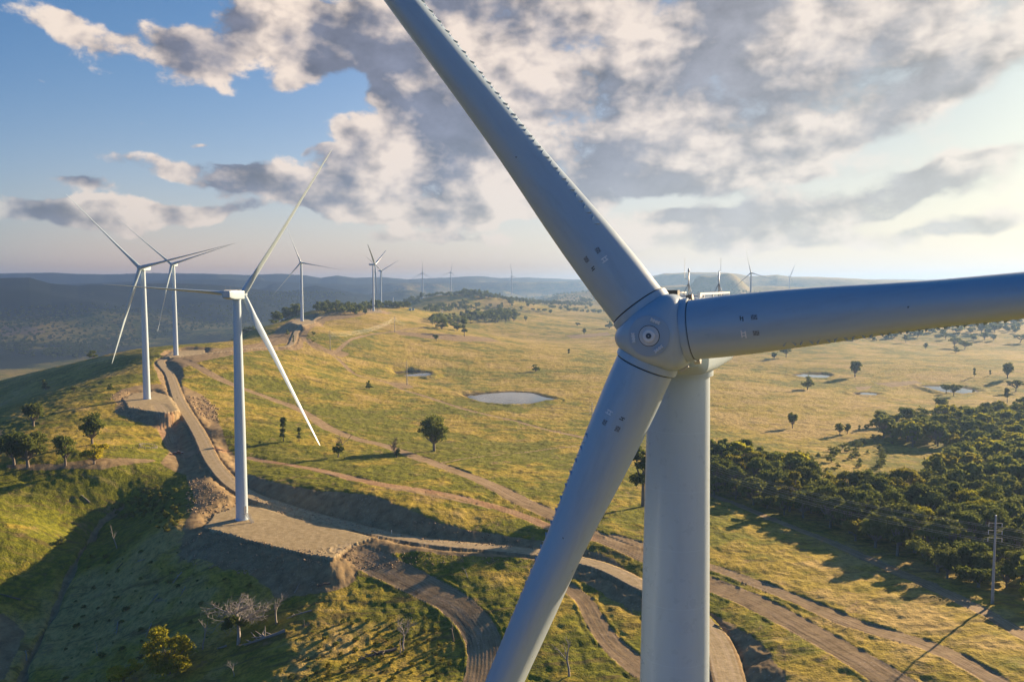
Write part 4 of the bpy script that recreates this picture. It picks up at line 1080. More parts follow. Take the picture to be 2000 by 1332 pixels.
def tree_geo(seed, kind, nleaf, size):
    """unit: metres for a tree 10 m high"""
    rg = np.random.default_rng(seed); segs = []; bl = []
    if kind == 'round':      # broad paddock gum
        tops = []
        for k in range(36):
            d_ = rg.normal(size=3); d_ /= np.linalg.norm(d_); q_ = d_ * rg.random() ** .5 * np.array([2.8, 2.8, 2.6]) + np.array([0, 0, 5.2])
            tops.append(tuple(q_)); bl.append((tops[-1], 1.15 + .6 * rg.random(), .9))
        th = 1.7; segs.append(((0, 0, -.4), (.1, 0, th), .38, .27))
    elif kind == 'tall':
        tops = []
        for k in range(13):
            a = rg.random() * 6.283; z = 3.6 + 5.4 * rg.random(); rr_ = (1.0 + 1.3 * math.sin((z - 3) / 7 * 3.14)) * math.sqrt(rg.random())
            tops.append((rr_ * math.cos(a), rr_ * math.sin(a), z)); bl.append((tops[-1], .9 + .6 * rg.random(), .85))
        th = 3.4; segs.append(((0, 0, -.4), (.15, .1, th), .30, .2))
    elif kind == 'layer':    # spreading, flat layered clumps with gaps
        tops = []
        for k in range(20):
            a = rg.random() * 6.283; rr_ = 3.8 * math.sqrt(rg.random()); z = 3.6 + 4.6 * rg.random() * (1 - rr_ / 8)
            tops.append((rr_ * math.cos(a), rr_ * math.sin(a), z)); bl.append((tops[-1], 1.1 + .7 * rg.random(), .7))
        th = 2.2; segs.append(((0, 0, -.4), (.3, .1, th), .34, .22))
    elif kind == 'bush':
        tops = []
        for k in range(16):
            a = rg.random() * 6.283; rr_ = 3.9 * math.sqrt(rg.random()); z = 1.8 + 6.3 * rg.random() * math.sqrt(max(0, 1 - (rr_ / 4.6) ** 2))
            tops.append((rr_ * math.cos(a), rr_ * math.sin(a), z)); bl.append((tops[-1], 1.5 + .8 * rg.random(), .85))
        th = 1.2; segs.append(((0, 0, -.4), (.1, 0, th), .45, .3))
    elif kind == 'dome':     # full rounded crown of the wood
        tops = []
        for k in range(34):
            a = rg.random() * 6.283; u = rg.random(); rr_ = 3.3 * math.sqrt(u); z = 3.4 + 4.4 * math.sqrt(1 - u) * (.82 + .25 * rg.random()) - (1.6 * rg.random() if u > .6 else 0)
            tops.append((rr_ * math.cos(a), rr_ * math.sin(a), z)); bl.append((tops[-1], .95 + .55 * rg.random(), .85))
        th = 1.8; segs.append(((0, 0, -.4), (.1, 0, th), .34, .24)); segs.append(((0, 0, th * .5), (0, 0, 4.5), .3, .15))
    elif kind == 'column':
        tops = []
        for k in range(9):
            a = rg.random() * 6.283; z = 2.2 + 6.6 * rg.random(); rr_ = .9 * math.sqrt(rg.random())
            tops.append((rr_ * math.cos(a), rr_ * math.sin(a), z)); bl.append((tops[-1], 1.0 + .5 * rg.random(), 1.1))
        th = 2.0; segs.append(((0, 0, -.4), (.05, 0, th), .24, .18))
    p0 = np.array(segs[0][1])
    for tp in tops:
        tp = np.array(tp); mid = p0 * .45 + tp * .55 + rg.normal(size=3) * .3; mid[2] = p0[2] + (tp[2] - p0[2]) * .5
        segs.append((p0, mid, .17, .10)); segs.append((mid, tp, .10, .03))
    CV, CF = crown_geo(rg, bl, nleaf, size); TV, TF = branch_tubes(segs)
    return CV, CF, TV, TF
def dead_geo(seed, h=10.0, spread=1.0, twigs=3, lean=0.0, nb=7):
    rg = np.random.default_rng(seed); segs = []
    def grow(p, d, L, r, lv):
        n = 3; q = np.array(p, float)
        for k in range(n):
            d2 = d + rg.normal(size=3) * .16; d2 /= np.linalg.norm(d2); e = q + d2 * L / n
            segs.append((q.copy(), e.copy(), r * (1 - k / n * .45), r * (1 - (k + 1) / n * .45))); q = e; d = d2
            if lv > 0 and (k > 0 or lv < twigs):
                for j in range(nb if lv == twigs else 3):
                    if rg.random() < (.62 if lv == twigs else .8):
                        o_ = rg.normal(size=3); o_ -= d * (o_ @ d); o_ /= np.linalg.norm(o_)
                        dd = d * (.6 if lv == twigs else .75) + o_ * spread * .85; dd[2] += .12; dd /= np.linalg.norm(dd)
                        grow(q, dd, L * (.42 + .25 * rg.random()), r * .42, lv - 1)
    grow((0, 0, -.3), np.array([lean, 0, 1.0]), h * .55, h * .030, twigs)
    return branch_tubes(segs, 5)
KINDS_ = ['round', 'tall', 'layer', 'bush', 'column']
PROTO = {}
def proto(kind, seed, lod, leafm='gum'):
    key = (kind, seed, lod, leafm)
    if key not in PROTO:
        n, sz = {0: (6500, .17), 1: (2000, .26), 2: (420, .52), 3: (110, .95)}[lod]
        CV, CF, TV, TF = tree_geo(seed * 7 + len(kind), kind, n, sz)
        if lod < 2:
            c = mesh_np('crown', CV, CF, M[leafm], smooth=False); t_ = mesh_np('trunk', TV, TF, M['bark'])
            PROTO[key] = (c.data, t_.data); bpy.data.objects.remove(c); bpy.data.objects.remove(t_)
        else:
            k0 = len(CV); F = np.concatenate([CF, TF + k0]); mi = [0] * len(CF) + [1] * len(TF)
            c = mesh_np('tree', np.concatenate([CV, TV]), F, [M[leafm], M['bark']], smooth=False, matidx=mi); PROTO[key] = c.data; bpy.data.objects.remove(c)
    return PROTO[key]
def place_tree(p, h, kind, seed, leafm, label, group, wide=1.0, name='tree', rot=None):
    d = math.hypot(p[0], p[1]); pxh = h * FPX / d
    lod = 0 if pxh > 62 else (1 if pxh > 21 else (2 if pxh > 11 else 3))
    rot = rnd.random() * 6.283 if rot is None else rot; s = h / 9.3
    pr = proto(kind, seed, lod, leafm)
    if lod < 2:
        root = bpy.data.objects.new(name, None); COL.objects.link(root)
        for nm_, me in zip(('crown', 'trunk'), pr):
            o = bpy.data.objects.new(nm_, me); COL.objects.link(o); o.parent = root
    else:
        root = bpy.data.objects.new(name, pr); COL.objects.link(root)
    root.location = (p[0], p[1], p[2] - .1); root.rotation_euler.z = rot; root.scale = (s * wide, s * wide, s)
    tag(root, label, {'shrub': 'shrub', 'weed_tuft': 'weed'}.get(name, 'tree'), group); return root
def solo(px, py, hpx, kind, leafm, label, wide=1.0, name='tree', group=None, seed=1):
    p = drop(px, py)
    if p is None: return
    dd = math.hypot(p[0], p[1], p[2] - CH)
    return place_tree(p, hpx * math.hypot(p[0], p[1]) / FPX * 1.02, kind, seed, leafm, label, group, wide, name)

SOLO = [
 (848, 880, 74, 'round', 'gum', 'large round dark tree alone in the middle of the paddock', 1.12), (1256, 988, 118, 'tall', 'gum', 'tall tree squeezed between the lower blade and the foreground tower', 1.2),
 (554, 862, 45, 'column', 'olive', 'thin dark tree right of the ridge turbine, taller of the two saplings', .8), (584, 862, 25, 'column', 'olive', 'short dark sapling beside the thin tree', .9),
 (1548, 836, 34, 'round', 'gum', 'dark tree standing alone just beyond the wood', .8), (1670, 736, 33, 'round', 'gum', 'bushy paddock tree to the right of the upper white dam', .95), (1577, 761, 28, 'bush', 'gum', 'dark tree directly below the upper white dam', .9),
 (1512, 702, 16, 'round', 'gum', 'small round tree left of its bigger neighbour under the right blade', 1), (1535, 698, 25, 'layer', 'gum', 'bigger tree of the pair under the right blade', 1),
 (1968, 739, 28, 'round', 'gum', 'upper tree at the right edge above the dam track', .9), (1984, 765, 24, 'layer', 'gum', 'wide tree at the right edge level with the long dam', 1.2), (1967, 787, 26, 'tall', 'olive', 'ragged thin tree at the right edge below the long dam', .8),
 (1903, 736, 14, 'column', 'olive', 'small thin tree above the right end of the long dam', .9), (1934, 733, 11, 'column', 'olive', 'smallest thin tree near the right edge', .9), (1848, 768, 20, 'layer', 'gum', 'left one of two trees standing in front of the long dam', 1), (1863, 774, 27, 'layer', 'gum', 'right one of two trees standing in front of the long dam', .9),
 (1839, 800, 25, 'round', 'gum', 'tree poking out at the top of the wood under the long dam', 1.2),
 (1640, 849, 24, 'round', 'olive', 'left tree of the loose row above the scrub', 1), (1655, 847, 20, 'round', 'gum', 'second tree of the loose row above the scrub', .9), (1678, 842, 14, 'column', 'olive', 'small third tree of the loose row', 1), (1693, 838, 10, 'bush', 'olive', 'tiny shrubby tree ending the loose row', 1),
 (1720, 833, 30, 'round', 'gum', 'tree at the corner where the loose row meets the wood', 1.2), (1745, 832, 34, 'bush', 'gum', 'dark tree in the top row of the wood, left', 1.1), (1770, 830, 36, 'round', 'gum', 'dark tree in the top row of the wood, middle', 1.2), (1797, 828, 32, 'bush', 'gum', 'dark tree in the top row of the wood, right', 1.2),
 (65, 832, 47, 'round', 'olive', 'spreading tree lit on its edge at the brink of the dark slope', 1.15), (128, 909, 60, 'round', 'gum', 'forked tree in the left row, between the wide clump and the tall tree', .85), (180, 868, 58, 'round', 'gum', 'tall dark flat topped tree in the left row', 1.0), (184, 906, 48, 'bush', 'bright', 'bright green low tree under the tall dark one', .9),
 (55, 912, 66, 'round', 'olive', 'wide loose tree at the left edge of the row', 1.25), (28, 908, 58, 'round', 'gum', 'dense dark tree at the far left of the row', 1.0), (-8, 905, 52, 'round', 'gum', 'tree cut by the left edge of the picture', 1.2),
 (330, 1316, 92, 'bush', 'bright', 'bright yellow green round tree at the bottom, in the dark hollow', 1.0), (300, 1306, 26, 'bush', 'bright', 'small bright bush at the foot of the yellow green tree', 1.1), (241, 1330, 46, 'bush', 'bright', 'yellow green bush cut by the bottom edge', 1.35),
 (85, 762, 18, 'column', 'olive', 'small tree on the dark slope, nearest the skyline', .8), (90, 762, 14, 'bush', 'gum', 'dark shrub on the dark slope', 1), (146, 766, 13, 'layer', 'olive', 'faint shrub on the dark slope right of the other shrub', 1), (217, 762, 12, 'bush', 'gum', 'dark round shrub above the second turbine pad', 1.2), (182, 700, 15, 'bush', 'gum', 'wide green bush on the skyline of the ridge', 1.3), (168, 694, 8, 'bush', 'lime', 'pale small bush on the skyline of the ridge', 1),
 (721, 760, 17, 'bush', 'gum', 'small round bush in the bright paddock', .9), (1046, 726, 16, 'bush', 'gum', 'low round tree above the big dam', 1.1), (1111, 692, 13, 'column', 'gum', 'small tree alone up the paddock above the big dam', .9), (852, 667, 17, 'layer', 'gum', 'ragged small tree in the upper paddock', .8),
 (907, 657, 32, 'column', 'gum', 'slim dark tree at the right end of the small group under the copses', 1.0), (893, 646, 20, 'bush', 'gum', 'dark bushy tree in the small group under the copses', 1.3), (863, 643, 22, 'bush', 'gum', 'round dark tree at the foot of the farthest pole', 1.2),
 (1141, 653, 13, 'round', 'gum', 'small tree on the plain left of the upper blade root', 1), (1128, 636, 8, 'bush', 'gum', 'tiny tree on the dark line across the plain', 1.4), (1027, 627, 11, 'round', 'gum', 'small tree just right of the two dark copses', 1.1), (1190, 642, 16, 'bush', 'gum', 'dark bush touching the upper blade root', 1.2),
 (612, 655, 10, 'bush', 'gum', 'dark bush inside the road loop under the hilltop turbine', .8), (561, 655, 11, 'bush', 'gum', 'small bush left of the road up to the hilltop turbine', .8), (573, 672, 16, 'column', 'gum', 'dark upright shrub at the road fork', .5), (611, 668, 5, 'bush', 'gum', 'tiny dark bush right of the road fork', 1.4),
 (1769, 669, 14, 'tall', 'gum', 'slim tree on the plain, first under the right blade', 1.1), (1808, 682, 12, 'round', 'gum', 'lone small round tree on the far plain', 1), (1863, 679, 22, 'layer', 'gum', 'tall tree of the trio on the far plain', 1.1), (1867, 689, 12, 'bush', 'gum', 'low tree of the trio on the far plain', 1), (1884, 682, 18, 'layer', 'gum', 'right hand tree of the trio on the far plain', 1.2),
 (1847, 663, 12, 'layer', 'gum', 'pale tree behind the trio on the far plain', 1), (1868, 651, 12, 'layer', 'gum', 'wide flat tree behind the trio on the far plain', 1.8), (1917, 650, 20, 'round', 'gum', 'hazy tree near the right end of the blade, left one', 1.2), (1943, 650, 17, 'layer', 'gum', 'hazy tree near the right end of the blade, right one', 1.3),
 (1923, 664, 15, 'round', 'gum', 'low hazy tree under the pair by the blade end', 1.2), (1941, 665, 11, 'round', 'gum', 'small dark round tree beside the low hazy one', 1.2), (1993, 669, 17, 'layer', 'gum', 'wide tree at the right edge on the far plain', 1.3), (1977, 632, 13, 'layer', 'gum', 'faint wide tree at the right edge just under the blade', 1.4), (1901, 664, 10, 'bush', 'gum', 'tiny tree between the trio and the low hazy tree', 1.1)]
for k, (px, py, h, kind, lm, lab, wd) in enumerate(SOLO):
    solo(px, py, h, kind, lm, lab, wd, name='shrub' if ('bush' in lab.split() or 'shrub' in lab) and 'tree' not in lab else 'tree', seed=1 + k % 3)

def inpoly(px, py, V):
    return poly_sd(np.array([px], float), np.array([py], float), np.array(V, float))[0] < 0
def scatter(poly, n, mind, seed, dens=None):
    """ground points inside an area of the photograph, kept apart by mind metres"""
    rg = np.random.default_rng(seed); V = np.array(on_nat(poly))[:, :2]; out = []
    x0, y0 = V.min(0); x1, y1 = V.max(0); tries = 0
    C = rg.random((n * 14, 2)) * [x1 - x0, y1 - y0] + [x0, y0]
    C = C[poly_sd(C[:, 0], C[:, 1], V) < 0]
    grid = {}
    for c in C:
        if len(out) >= n: break
        g = (int(c[0] // mind), int(c[1] // mind)); ok = True
        for i in (-1, 0, 1):
            for j in (-1, 0, 1):
                for q_ in grid.get((g[0] + i, g[1] + j), ()):
                    if (q_[0] - c[0]) ** 2 + (q_[1] - c[1]) ** 2 < mind * mind: ok = False
        if ok: grid.setdefault(g, []).append(c); out.append(c)
    return np.array(out)
# the wood on the right
WOOD = [[(1380, 905), (1450, 900), (1530, 915), (1590, 962), (1700, 982), (1790, 965), (1850, 935), (1900, 880), (2040, 850), (2060, 1205), (1990, 1185), (1945, 1162), (1870, 1142), (1800, 1108), (1700, 1070), (1600, 1026), (1500, 1000), (1440, 985), (1380, 962)],
        [(1715, 852), (1800, 838), (1850, 818), (1960, 808), (2060, 810), (2060, 870), (1900, 872), (1800, 875), (1740, 868)]]
pts = np.concatenate([scatter(WOOD[0], 560, 7.0, 5), scatter(WOOD[1], 260, 9.5, 6)])
sc = scatter([(1560, 890), (1715, 855), (1735, 900), (1695, 945), (1600, 940)], 60, 10, 8)
dist = np.hypot(pts[:, 0], pts[:, 1])
# rank by how large they show: the ones with open ground in front come first
ordr = np.argsort(dist); pts = pts[ordr]
rg = np.random.default_rng(3)
zs = ground(pts[:, 0], pts[:, 1])
REST = []
NIND = 150
vis_keep = []
for i, (x, y) in enumerate(pts):
    u = 1000 + FPX * x / y
    vis_keep.append(u < 2040)
cnt = 0
for i, (x, y) in enumerate(pts):
    h = (9.5 + 8.0 * rg.random()) * (.8 if dist[ordr][i] < 300 else 1.0); kind = ['dome', 'round', 'dome', 'tall', 'dome', 'bush'][rg.integers(6)]; u_ = rg.random()
    lm = 'gum' if u_ < .52 else ('olive' if u_ < .80 else ('lime' if u_ < .92 else 'gold')); wd = .95 + .5 * rg.random(); rot = rg.random() * 6.283; sd = int(rg.integers(1, 4))
    if vis_keep[i] and cnt < NIND and kind != 'none':
        cnt += 1
        lab = {'gum': 'dark green gum tree packed among others in the wood on the right', 'olive': 'olive green gum tree packed among others in the wood on the right', 'lime': 'yellow green tree packed among others in the wood on the right', 'gold': 'golden topped tree packed among others in the wood on the right'}[lm]
        place_tree((x, y, zs[i]), h, kind, sd, lm, lab, {'gum': 'dark trees in the wood', 'olive': 'olive trees in the wood', 'lime': 'yellow green trees in the wood', 'gold': 'golden trees in the wood'}[lm], wd, rot=rot)
    else: REST.append((x, y, zs[i], h, kind, sd, lm, wd, rot))
zs = ground(sc[:, 0], sc[:, 1])
for (x, y), z in zip(sc, zs):
    place_tree((x, y, z), 2.5 + 3.5 * rg.random(), 'bush', int(rg.integers(1, 4)), 'olive', 'low scrubby bush on the dry slope between the two parts of the wood', 'scrub bushes on the dry slope', 1.1, name='shrub')
def mass(name, items, label, lodn=(420, .52)):
    """many trees nobody could count, as one mesh"""
    VV, FF, MI, off = [], [], [], 0; cache = {}
    mats = ['gum', 'olive', 'lime', 'gold']
    for (x, y, z, h, kind, sd, lm, wd, rot) in items:
        key = (kind, sd)
        if key not in cache: cache[key] = tree_geo(sd * 7 + len(kind), kind, *lodn)
        CV, CF, TV, TF = cache[key]; s = h / 9.3; c, s_ = math.cos(rot), math.sin(rot)
        P = np.concatenate([CV, TV]); P = np.stack([(P[:, 0] * c - P[:, 1] * s_) * s * wd + x, (P[:, 0] * s_ + P[:, 1] * c) * s * wd + y, P[:, 2] * s + z - .1], 1)
        VV.append(P); FF += [CF + off, TF + len(CV) + off]; MI += [mats.index(lm)] * len(CF) + [4] * len(TF); off += len(P)
    if not VV: return
    o = mesh_np(name, np.concatenate(VV), np.concatenate(FF), [M[q_] for q_ in mats] + [M['bark']], smooth=False, matidx=MI)
    tag(o, label, kind='stuff')
mass('woodland', REST, 'deep part of the wood where the crowns run together')

# copses on the ridge
CREST = []
def copse(poly, n, mind, hpx, label, group, seed, lm='gum', kinds=('round', 'bush', 'round', 'tall'), many=False):
    P = scatter(poly, n, mind, seed)
    if not len(P): return
    z = ground(P[:, 0], P[:, 1]); rg = np.random.default_rng(seed)
    for (x, y), zz in zip(P, z):
        h = hpx * y / FPX * (.75 + .5 * rg.random())
        if many: CREST.append((x, y, zz, h, kinds[rg.integers(len(kinds))], int(rg.integers(1, 4)), lm, 1.0 + .3 * rg.random(), rg.random() * 6.28)); continue
        place_tree((x, y, zz), h, kinds[rg.integers(len(kinds))], int(rg.integers(1, 4)), lm, label, group, 1.0 + .3 * rg.random())
def skyline(px, dmax):
    """the farthest ground seen at this bearing that is still nearer than dmax"""
    lo, hi = 660.0, 540.0
    for _ in range(12):
        mid = (lo + hi) / 2; p = drop(px, mid, 260, 400)
        if p is not None and math.hypot(p[0], p[1]) < dmax: lo = mid
        else: hi = mid
    return lo
def crestrow(x0, x1, dmax, n, h0, h1, depth, seed, label=None, group=None, spread=7):
    rg = np.random.default_rng(seed); xs = np.linspace(x0, x1, 7); ys = [skyline(x, dmax) for x in xs]
    for k in range(n):
        px = x0 + (x1 - x0) * (k + rg.random()) / n; py = float(np.interp(px, xs, ys)) + spread * rg.random() ** 1.5 + .3
        p = drop(px, py, 260, 400)
        if p is None or math.hypot(p[0], p[1]) > dmax: continue
        back = depth * (rg.random() - .3); d = math.hypot(p[0], p[1]); x, y = p[0] * (1 + back / d), p[1] * (1 + back / d); z = G(x, y)
        h = rg.uniform(h0, h1) * d / FPX; kd = ['round', 'bush', 'round', 'tall'][rg.integers(4)]
        if label: place_tree((x, y, z), h, kd, int(rg.integers(1, 4)), 'gum', label, group, 1.0 + .3 * rg.random())
        else: CREST.append((x, y, z, h, kd, int(rg.integers(1, 4)), 'gum', 1.0 + .35 * rg.random(), rg.random() * 6.28))
crestrow(531, 584, 1750, 16, 14, 25, 30, 21, 'dark tree in the copse left of the hilltop turbine', 'copse left of the hilltop turbine', 4)
crestrow(618, 744, 2300, 75, 9, 19, 120, 22, spread=9)
crestrow(744, 800, 2300, 24, 8, 13, 40, 23, spread=5)
crestrow(770, 826, 3100, 20, 8, 14, 60, 24, spread=5)
crestrow(832, 905, 3700, 26, 6, 9, 60, 25, spread=3)
crestrow(900, 962, 3900, 48, 7, 14, 80, 30, spread=6)
crestrow(962, 1150, 4300, 90, 6, 10, 100, 39, spread=5)
crestrow(440, 500, 2200, 8, 8, 15, 30, 40, spread=4)
copse([(842, 636), (880, 634), (935, 630), (935, 620), (880, 622), (848, 626)], 46, 9, 16, 'dark tree in the left one of the two mid copses', 'left mid copse', 26)
copse([(940, 632), (1008, 630), (1005, 618), (943, 620)], 36, 9, 17, 'dark tree in the right one of the two mid copses', 'right mid copse', 27)
copse([(830, 612), (930, 606), (1000, 606), (1000, 596), (900, 596), (832, 602)], 55, 22, 11, 'scattered tree on the rise behind the mid copses', 'scattered trees behind the mid copses', 28, many=True)
copse([(1520, 668), (1760, 655), (1760, 648), (1600, 650)], 14, 18, 11, 'hazy tree in the faint row just under the right blade', 'faint row under the right blade', 29, many=True)
mass('crest_woodland', CREST, 'bands of dark trees on the crest and far humps', (240, .62))
# far woods that read as one mass
FAR = []; rg = np.random.default_rng(9)
def farwood(poly, n, mind, seed, h0=8, h1=15):
    P = scatter(poly, n, mind, seed)
    if len(P):
        z = ground(P[:, 0], P[:, 1])
        for (x, y), zz in zip(P, z): FAR.append((x, y, zz, rg.uniform(h0, h1), KINDS_[rg.integers(4)], int(rg.integers(1, 4)), 'gum', 1.1 + .4 * rg.random(), rg.random() * 6.28))
farwood([(890, 582), (960, 578), (1060, 576), (1200, 576), (1200, 612), (1100, 612), (1010, 608), (960, 598), (900, 590)], 900, 18, 31)
farwood([(900, 578), (960, 577), (955, 571), (905, 572)], 120, 14, 32, 10, 16)
farwood([(1290, 600), (1600, 596), (1600, 572), (1300, 572)], 500, 34, 33)
farwood([(1600, 640), (2010, 625), (2010, 600), (1600, 610)], 420, 26, 34)
farwood([(1530, 672), (1760, 660), (2000, 650), (2000, 628), (1700, 645), (1530, 660)], 110, 22, 44)
farwood([(0, 690), (150, 700), (330, 655), (450, 640), (450, 600), (0, 604)], 600, 26, 35)
farwood([(100, 700), (200, 690), (280, 660), (250, 655), (150, 672), (90, 690)], 180, 12, 36)
farwood([(450, 640), (540, 615), (640, 592), (700, 580), (450, 575)], 350, 26, 37)
farwood([(760, 596), (900, 590), (1010, 600), (1100, 615), (900, 600), (800, 600)], 60, 40, 38)
mass('far_woodland', FAR, 'far woods and tree lines dotted over the valley and plain', (60, 1.25))

# ---------------------------------------------------------------- dead trees, logs and sticks
def dead(px, py, hpx, label, seed, wood='dead', spread=1.0, lean=0.0, twigs=3, nb=7, name='dead_tree', rot=0, foliage=None, wide=1.0):
    p = drop(px, py); h = hpx * math.hypot(p[0], p[1]) / FPX
    V, F = dead_geo(seed, 10.0, spread, twigs, lean, nb); s = h / max(1e-3, V[:, 2].max())
    if foliage:
        root = bpy.data.objects.new(name, None); COL.objects.link(root)
        mesh_np('branches', V, F, M[wood], parent=root)
        rg = np.random.default_rng(seed); CV, CF = crown_geo(rg, foliage, 1500, .22); mesh_np('crown', CV, CF, M['gum'], smooth=False, parent=root)
    else: root = mesh_np(name, V, F, M[wood])
    root.location = (p[0], p[1], p[2]); root.scale = (s * wide, s * wide, s); root.rotation_euler.z = rot
    tag(root, label, 'dead tree'); return root
dead(465, 1257, 108, 'big bare grey tree with a wide tangle of twigs in the dark hollow', 11, spread=1.35, twigs=3, nb=9, wide=1.35, foliage=[((-.8, 0, 4.2), 1.0, .9), ((.6, .3, 3.6), .8, .8), ((-1.5, 0, 3.2), .7, .8)])
dead(396, 1268, 50, 'thin grey snag left of the big bare tree', 12, spread=.4, twigs=2, nb=3, name='snag')
dead(540, 1217, 62, 'slanting grey snag right of the big bare tree', 13, spread=.5, lean=-.25, twigs=2, nb=3, name='snag')
dead(457, 1320, 32, 'antler shaped dead branch at the bottom in the hollow', 14, spread=.9, twigs=2, nb=4, name='snag')
dead(229, 1070, 42, 'forked white stick of a tree standing in the shaded gully', 15, spread=.35, twigs=2, nb=2, name='snag')
dead(788, 1270, 66, 'fine twiggy bare sapling on the sunny knoll', 16, spread=.6, twigs=3, nb=5, name='dead_tree')
dead(781, 1275, 38, 'broken pale stump beside the twiggy sapling', 17, spread=.25, twigs=1, nb=2, name='snag')
dead(886, 1252, 44, 'thin dark sapling at the edge of the curved haul track', 18, wood='dead_dark', spread=.3, twigs=2, nb=3, name='sapling')
dead(1112, 1320, 70, 'slender bare sapling right of the lower blade', 19, spread=.3, twigs=2, nb=4, name='sapling')
dead(594, 1222, 16, 'short brown stump on the knoll', 20, wood='dead_dark', spread=.2, twigs=1, nb=1, name='snag')
dead(660, 893, 46, 'dark ragged half dead tree at the left of the long shadow', 21, wood='dead_dark', spread=.8, nb=6, foliage=[((0, 0, 2.4), 1.9, .9), ((1.2, .3, 3.2), 1.5, .9), ((-1.0, .2, 3.4), 1.3, .9), ((.3, 0, 5.0), 1.1, 1)], wide=1.1)
dead(776, 893, 42, 'bare topped half dead tree at the right of the long shadow', 22, wood='dead_dark', spread=.7, nb=7, foliage=[((0, 0, 1.6), 1.4, 1.2), ((.3, .3, 3.0), 1.0, 1)])
dead(913, 1128, 22, 'thin leaning stick near the blade shadow', 24, spread=.2, twigs=1, nb=2, name='snag', lean=-.4)
dead(190, 1280, 26, 'bleached dead stick near the bottom of the gully', 25, spread=.4, twigs=1, nb=2, name='snag')
dead(-10, 880, 40, 'pale leafless tree at the left edge', 26, spread=1.0, nb=8)
def log(pa, pb, r, label, seed, wood='dead', branches=4):
    a = Vector(drop(*pa)); b = Vector(drop(*pb)); rg = np.random.default_rng(seed); segs = []; L = (b - a).length
    P = [np.array(a.lerp(b, k / 6)) + np.append(rg.normal(size=2) * L * .012, r * .8) for k in range(7)]
    for k in range(1, 6): P[k][2] = max(P[k][2], G(P[k][0], P[k][1]) + r * .6)
    for k in range(6): segs.append((P[k], P[k + 1], r * (1 - k * .1), r * (1 - (k + 1) * .1)))
    for k in range(branches):
        i = rg.integers(2, 6); d = np.array(b - a) / L + rg.normal(size=3) * .7; d[2] = abs(d[2]) * .6; d /= np.linalg.norm(d); q = P[i]; l = L * (.15 + .2 * rg.random())
        e = q + d * l * .5; segs.append((q, e, r * .4, r * .28)); e2 = e + (d + rg.normal(size=3) * .4) * l * .4; segs.append((e, e2, r * .28, r * .1))
    V, F = branch_tubes(segs, 6); c = V.mean(0); o = mesh_np('fallen_log', V - c, F, M[wood]); o.location = c; tag(o, label, 'log'); return o
log((556, 1234), (478, 1262), .55, 'big fallen trunk with debris right of the big bare tree', 1, 'dead', 12)
log((774, 1268), (700, 1290), .45, 'fallen trunk lying left of the broken stump', 2, 'dead_dark', 9)
log((608, 1192), (560, 1208), .25, 'pale fallen log at the edge of the sunny knoll', 3)
log((355, 1118), (337, 1140), .28, 'white fallen log under the turbine pad', 4)
log((362, 1146), (352, 1165), .2, 'short pale log below the white one', 5)
log((308, 1160), (290, 1182), .22, 'thin pale log in the middle of the shaded slope', 6)
log((296, 1218), (284, 1245), .2, 'thin bluish log low on the shaded slope', 7)
log((232, 1215), (226, 1240), .3, 'bleached log left of the thin bluish log', 8)
log((176, 982), (160, 968), .28, 'white dead branch on the bright grass slope', 9, 'dead', 5)
log((443, 1262), (425, 1268), .35, 'jumbled dead wood at the foot of the big bare tree', 10, 'dead', 10)
log((645, 1140), (618, 1146), .35, 'dark log at the top of the sunny knoll', 11, 'dead_dark', 5)
log((40, 1172), (0, 1160), .3, 'dark log at the left edge where the shade begins', 12, 'dead_dark', 2)
log((52, 1290), (50, 1270), .25, 'white stick at the bottom of the gully', 13)
log((240, 1100), (228, 1112), .2, 'short log near the head of the shaded gully', 14, 'dead_dark')
log((282, 1092), (262, 1100), .2, 'bluish log under the pale shrubs', 15, 'dead', 5)
log((575, 1158), (585, 1140), .2, 'thin bent branch near the pad corner', 16, 'dead', 3)
log((1395, 1220), (1428, 1232), .2, 'dark stick on the grass right of the foreground tower', 17, 'dead_dark', 2)
# pale tufty shrubs over the head of the gully
TUFT = scatter([(215, 990), (300, 950), (345, 955), (355, 1020), (330, 1060), (270, 1010)], 70, 2.6, 51)
TUFT2 = scatter([(600, 1220), (850, 1200), (880, 1290), (870, 1340), (560, 1340), (600, 1280)], 90, 3.4, 52)
zz = ground(TUFT[:, 0], TUFT[:, 1])
for (x, y), z in zip(TUFT, zz):
    place_tree((x, y, z), 1.0 + 1.4 * rg.random(), 'bush', int(rg.integers(1, 4)), 'olive' if rg.random() < .7 else 'gold', 'pale tufty shrub on the slope at the head of the gully', 'tufty shrubs at the head of the gully', 1.2, name='shrub')
zz = ground(TUFT2[:, 0], TUFT2[:, 1])
for (x, y), z in zip(TUFT2, zz):
    place_tree((x, y, z), .7 + 1.0 * rg.random(), 'bush', int(rg.integers(1, 4)), 'gold' if rg.random() < .6 else 'olive', 'low golden weed tuft on the sunny knoll', 'weed tufts on the knoll', 1.3, name='weed_tuft')
SCR = scatter([(180, 1080), (340, 1060), (420, 1130), (520, 1140), (420, 1240), (300, 1330), (120, 1330), (130, 1200)], 110, 5.0, 53)
zz = ground(SCR[:, 0], SCR[:, 1])
for (x, y), z in zip(SCR, zz):
    place_tree((x, y, z), .6 + 1.3 * rg.random() ** 2, 'bush', int(rg.integers(1, 4)), 'olive', 'low dark scrub tuft on the shaded slope under the pad', 'scrub tufts on the shaded slope', 1.4, name='weed_tuft')
solo(120, 1062, 12, 'bush', 'olive', 'dark low bush on the bright grass slope', 1.6, name='shrub')

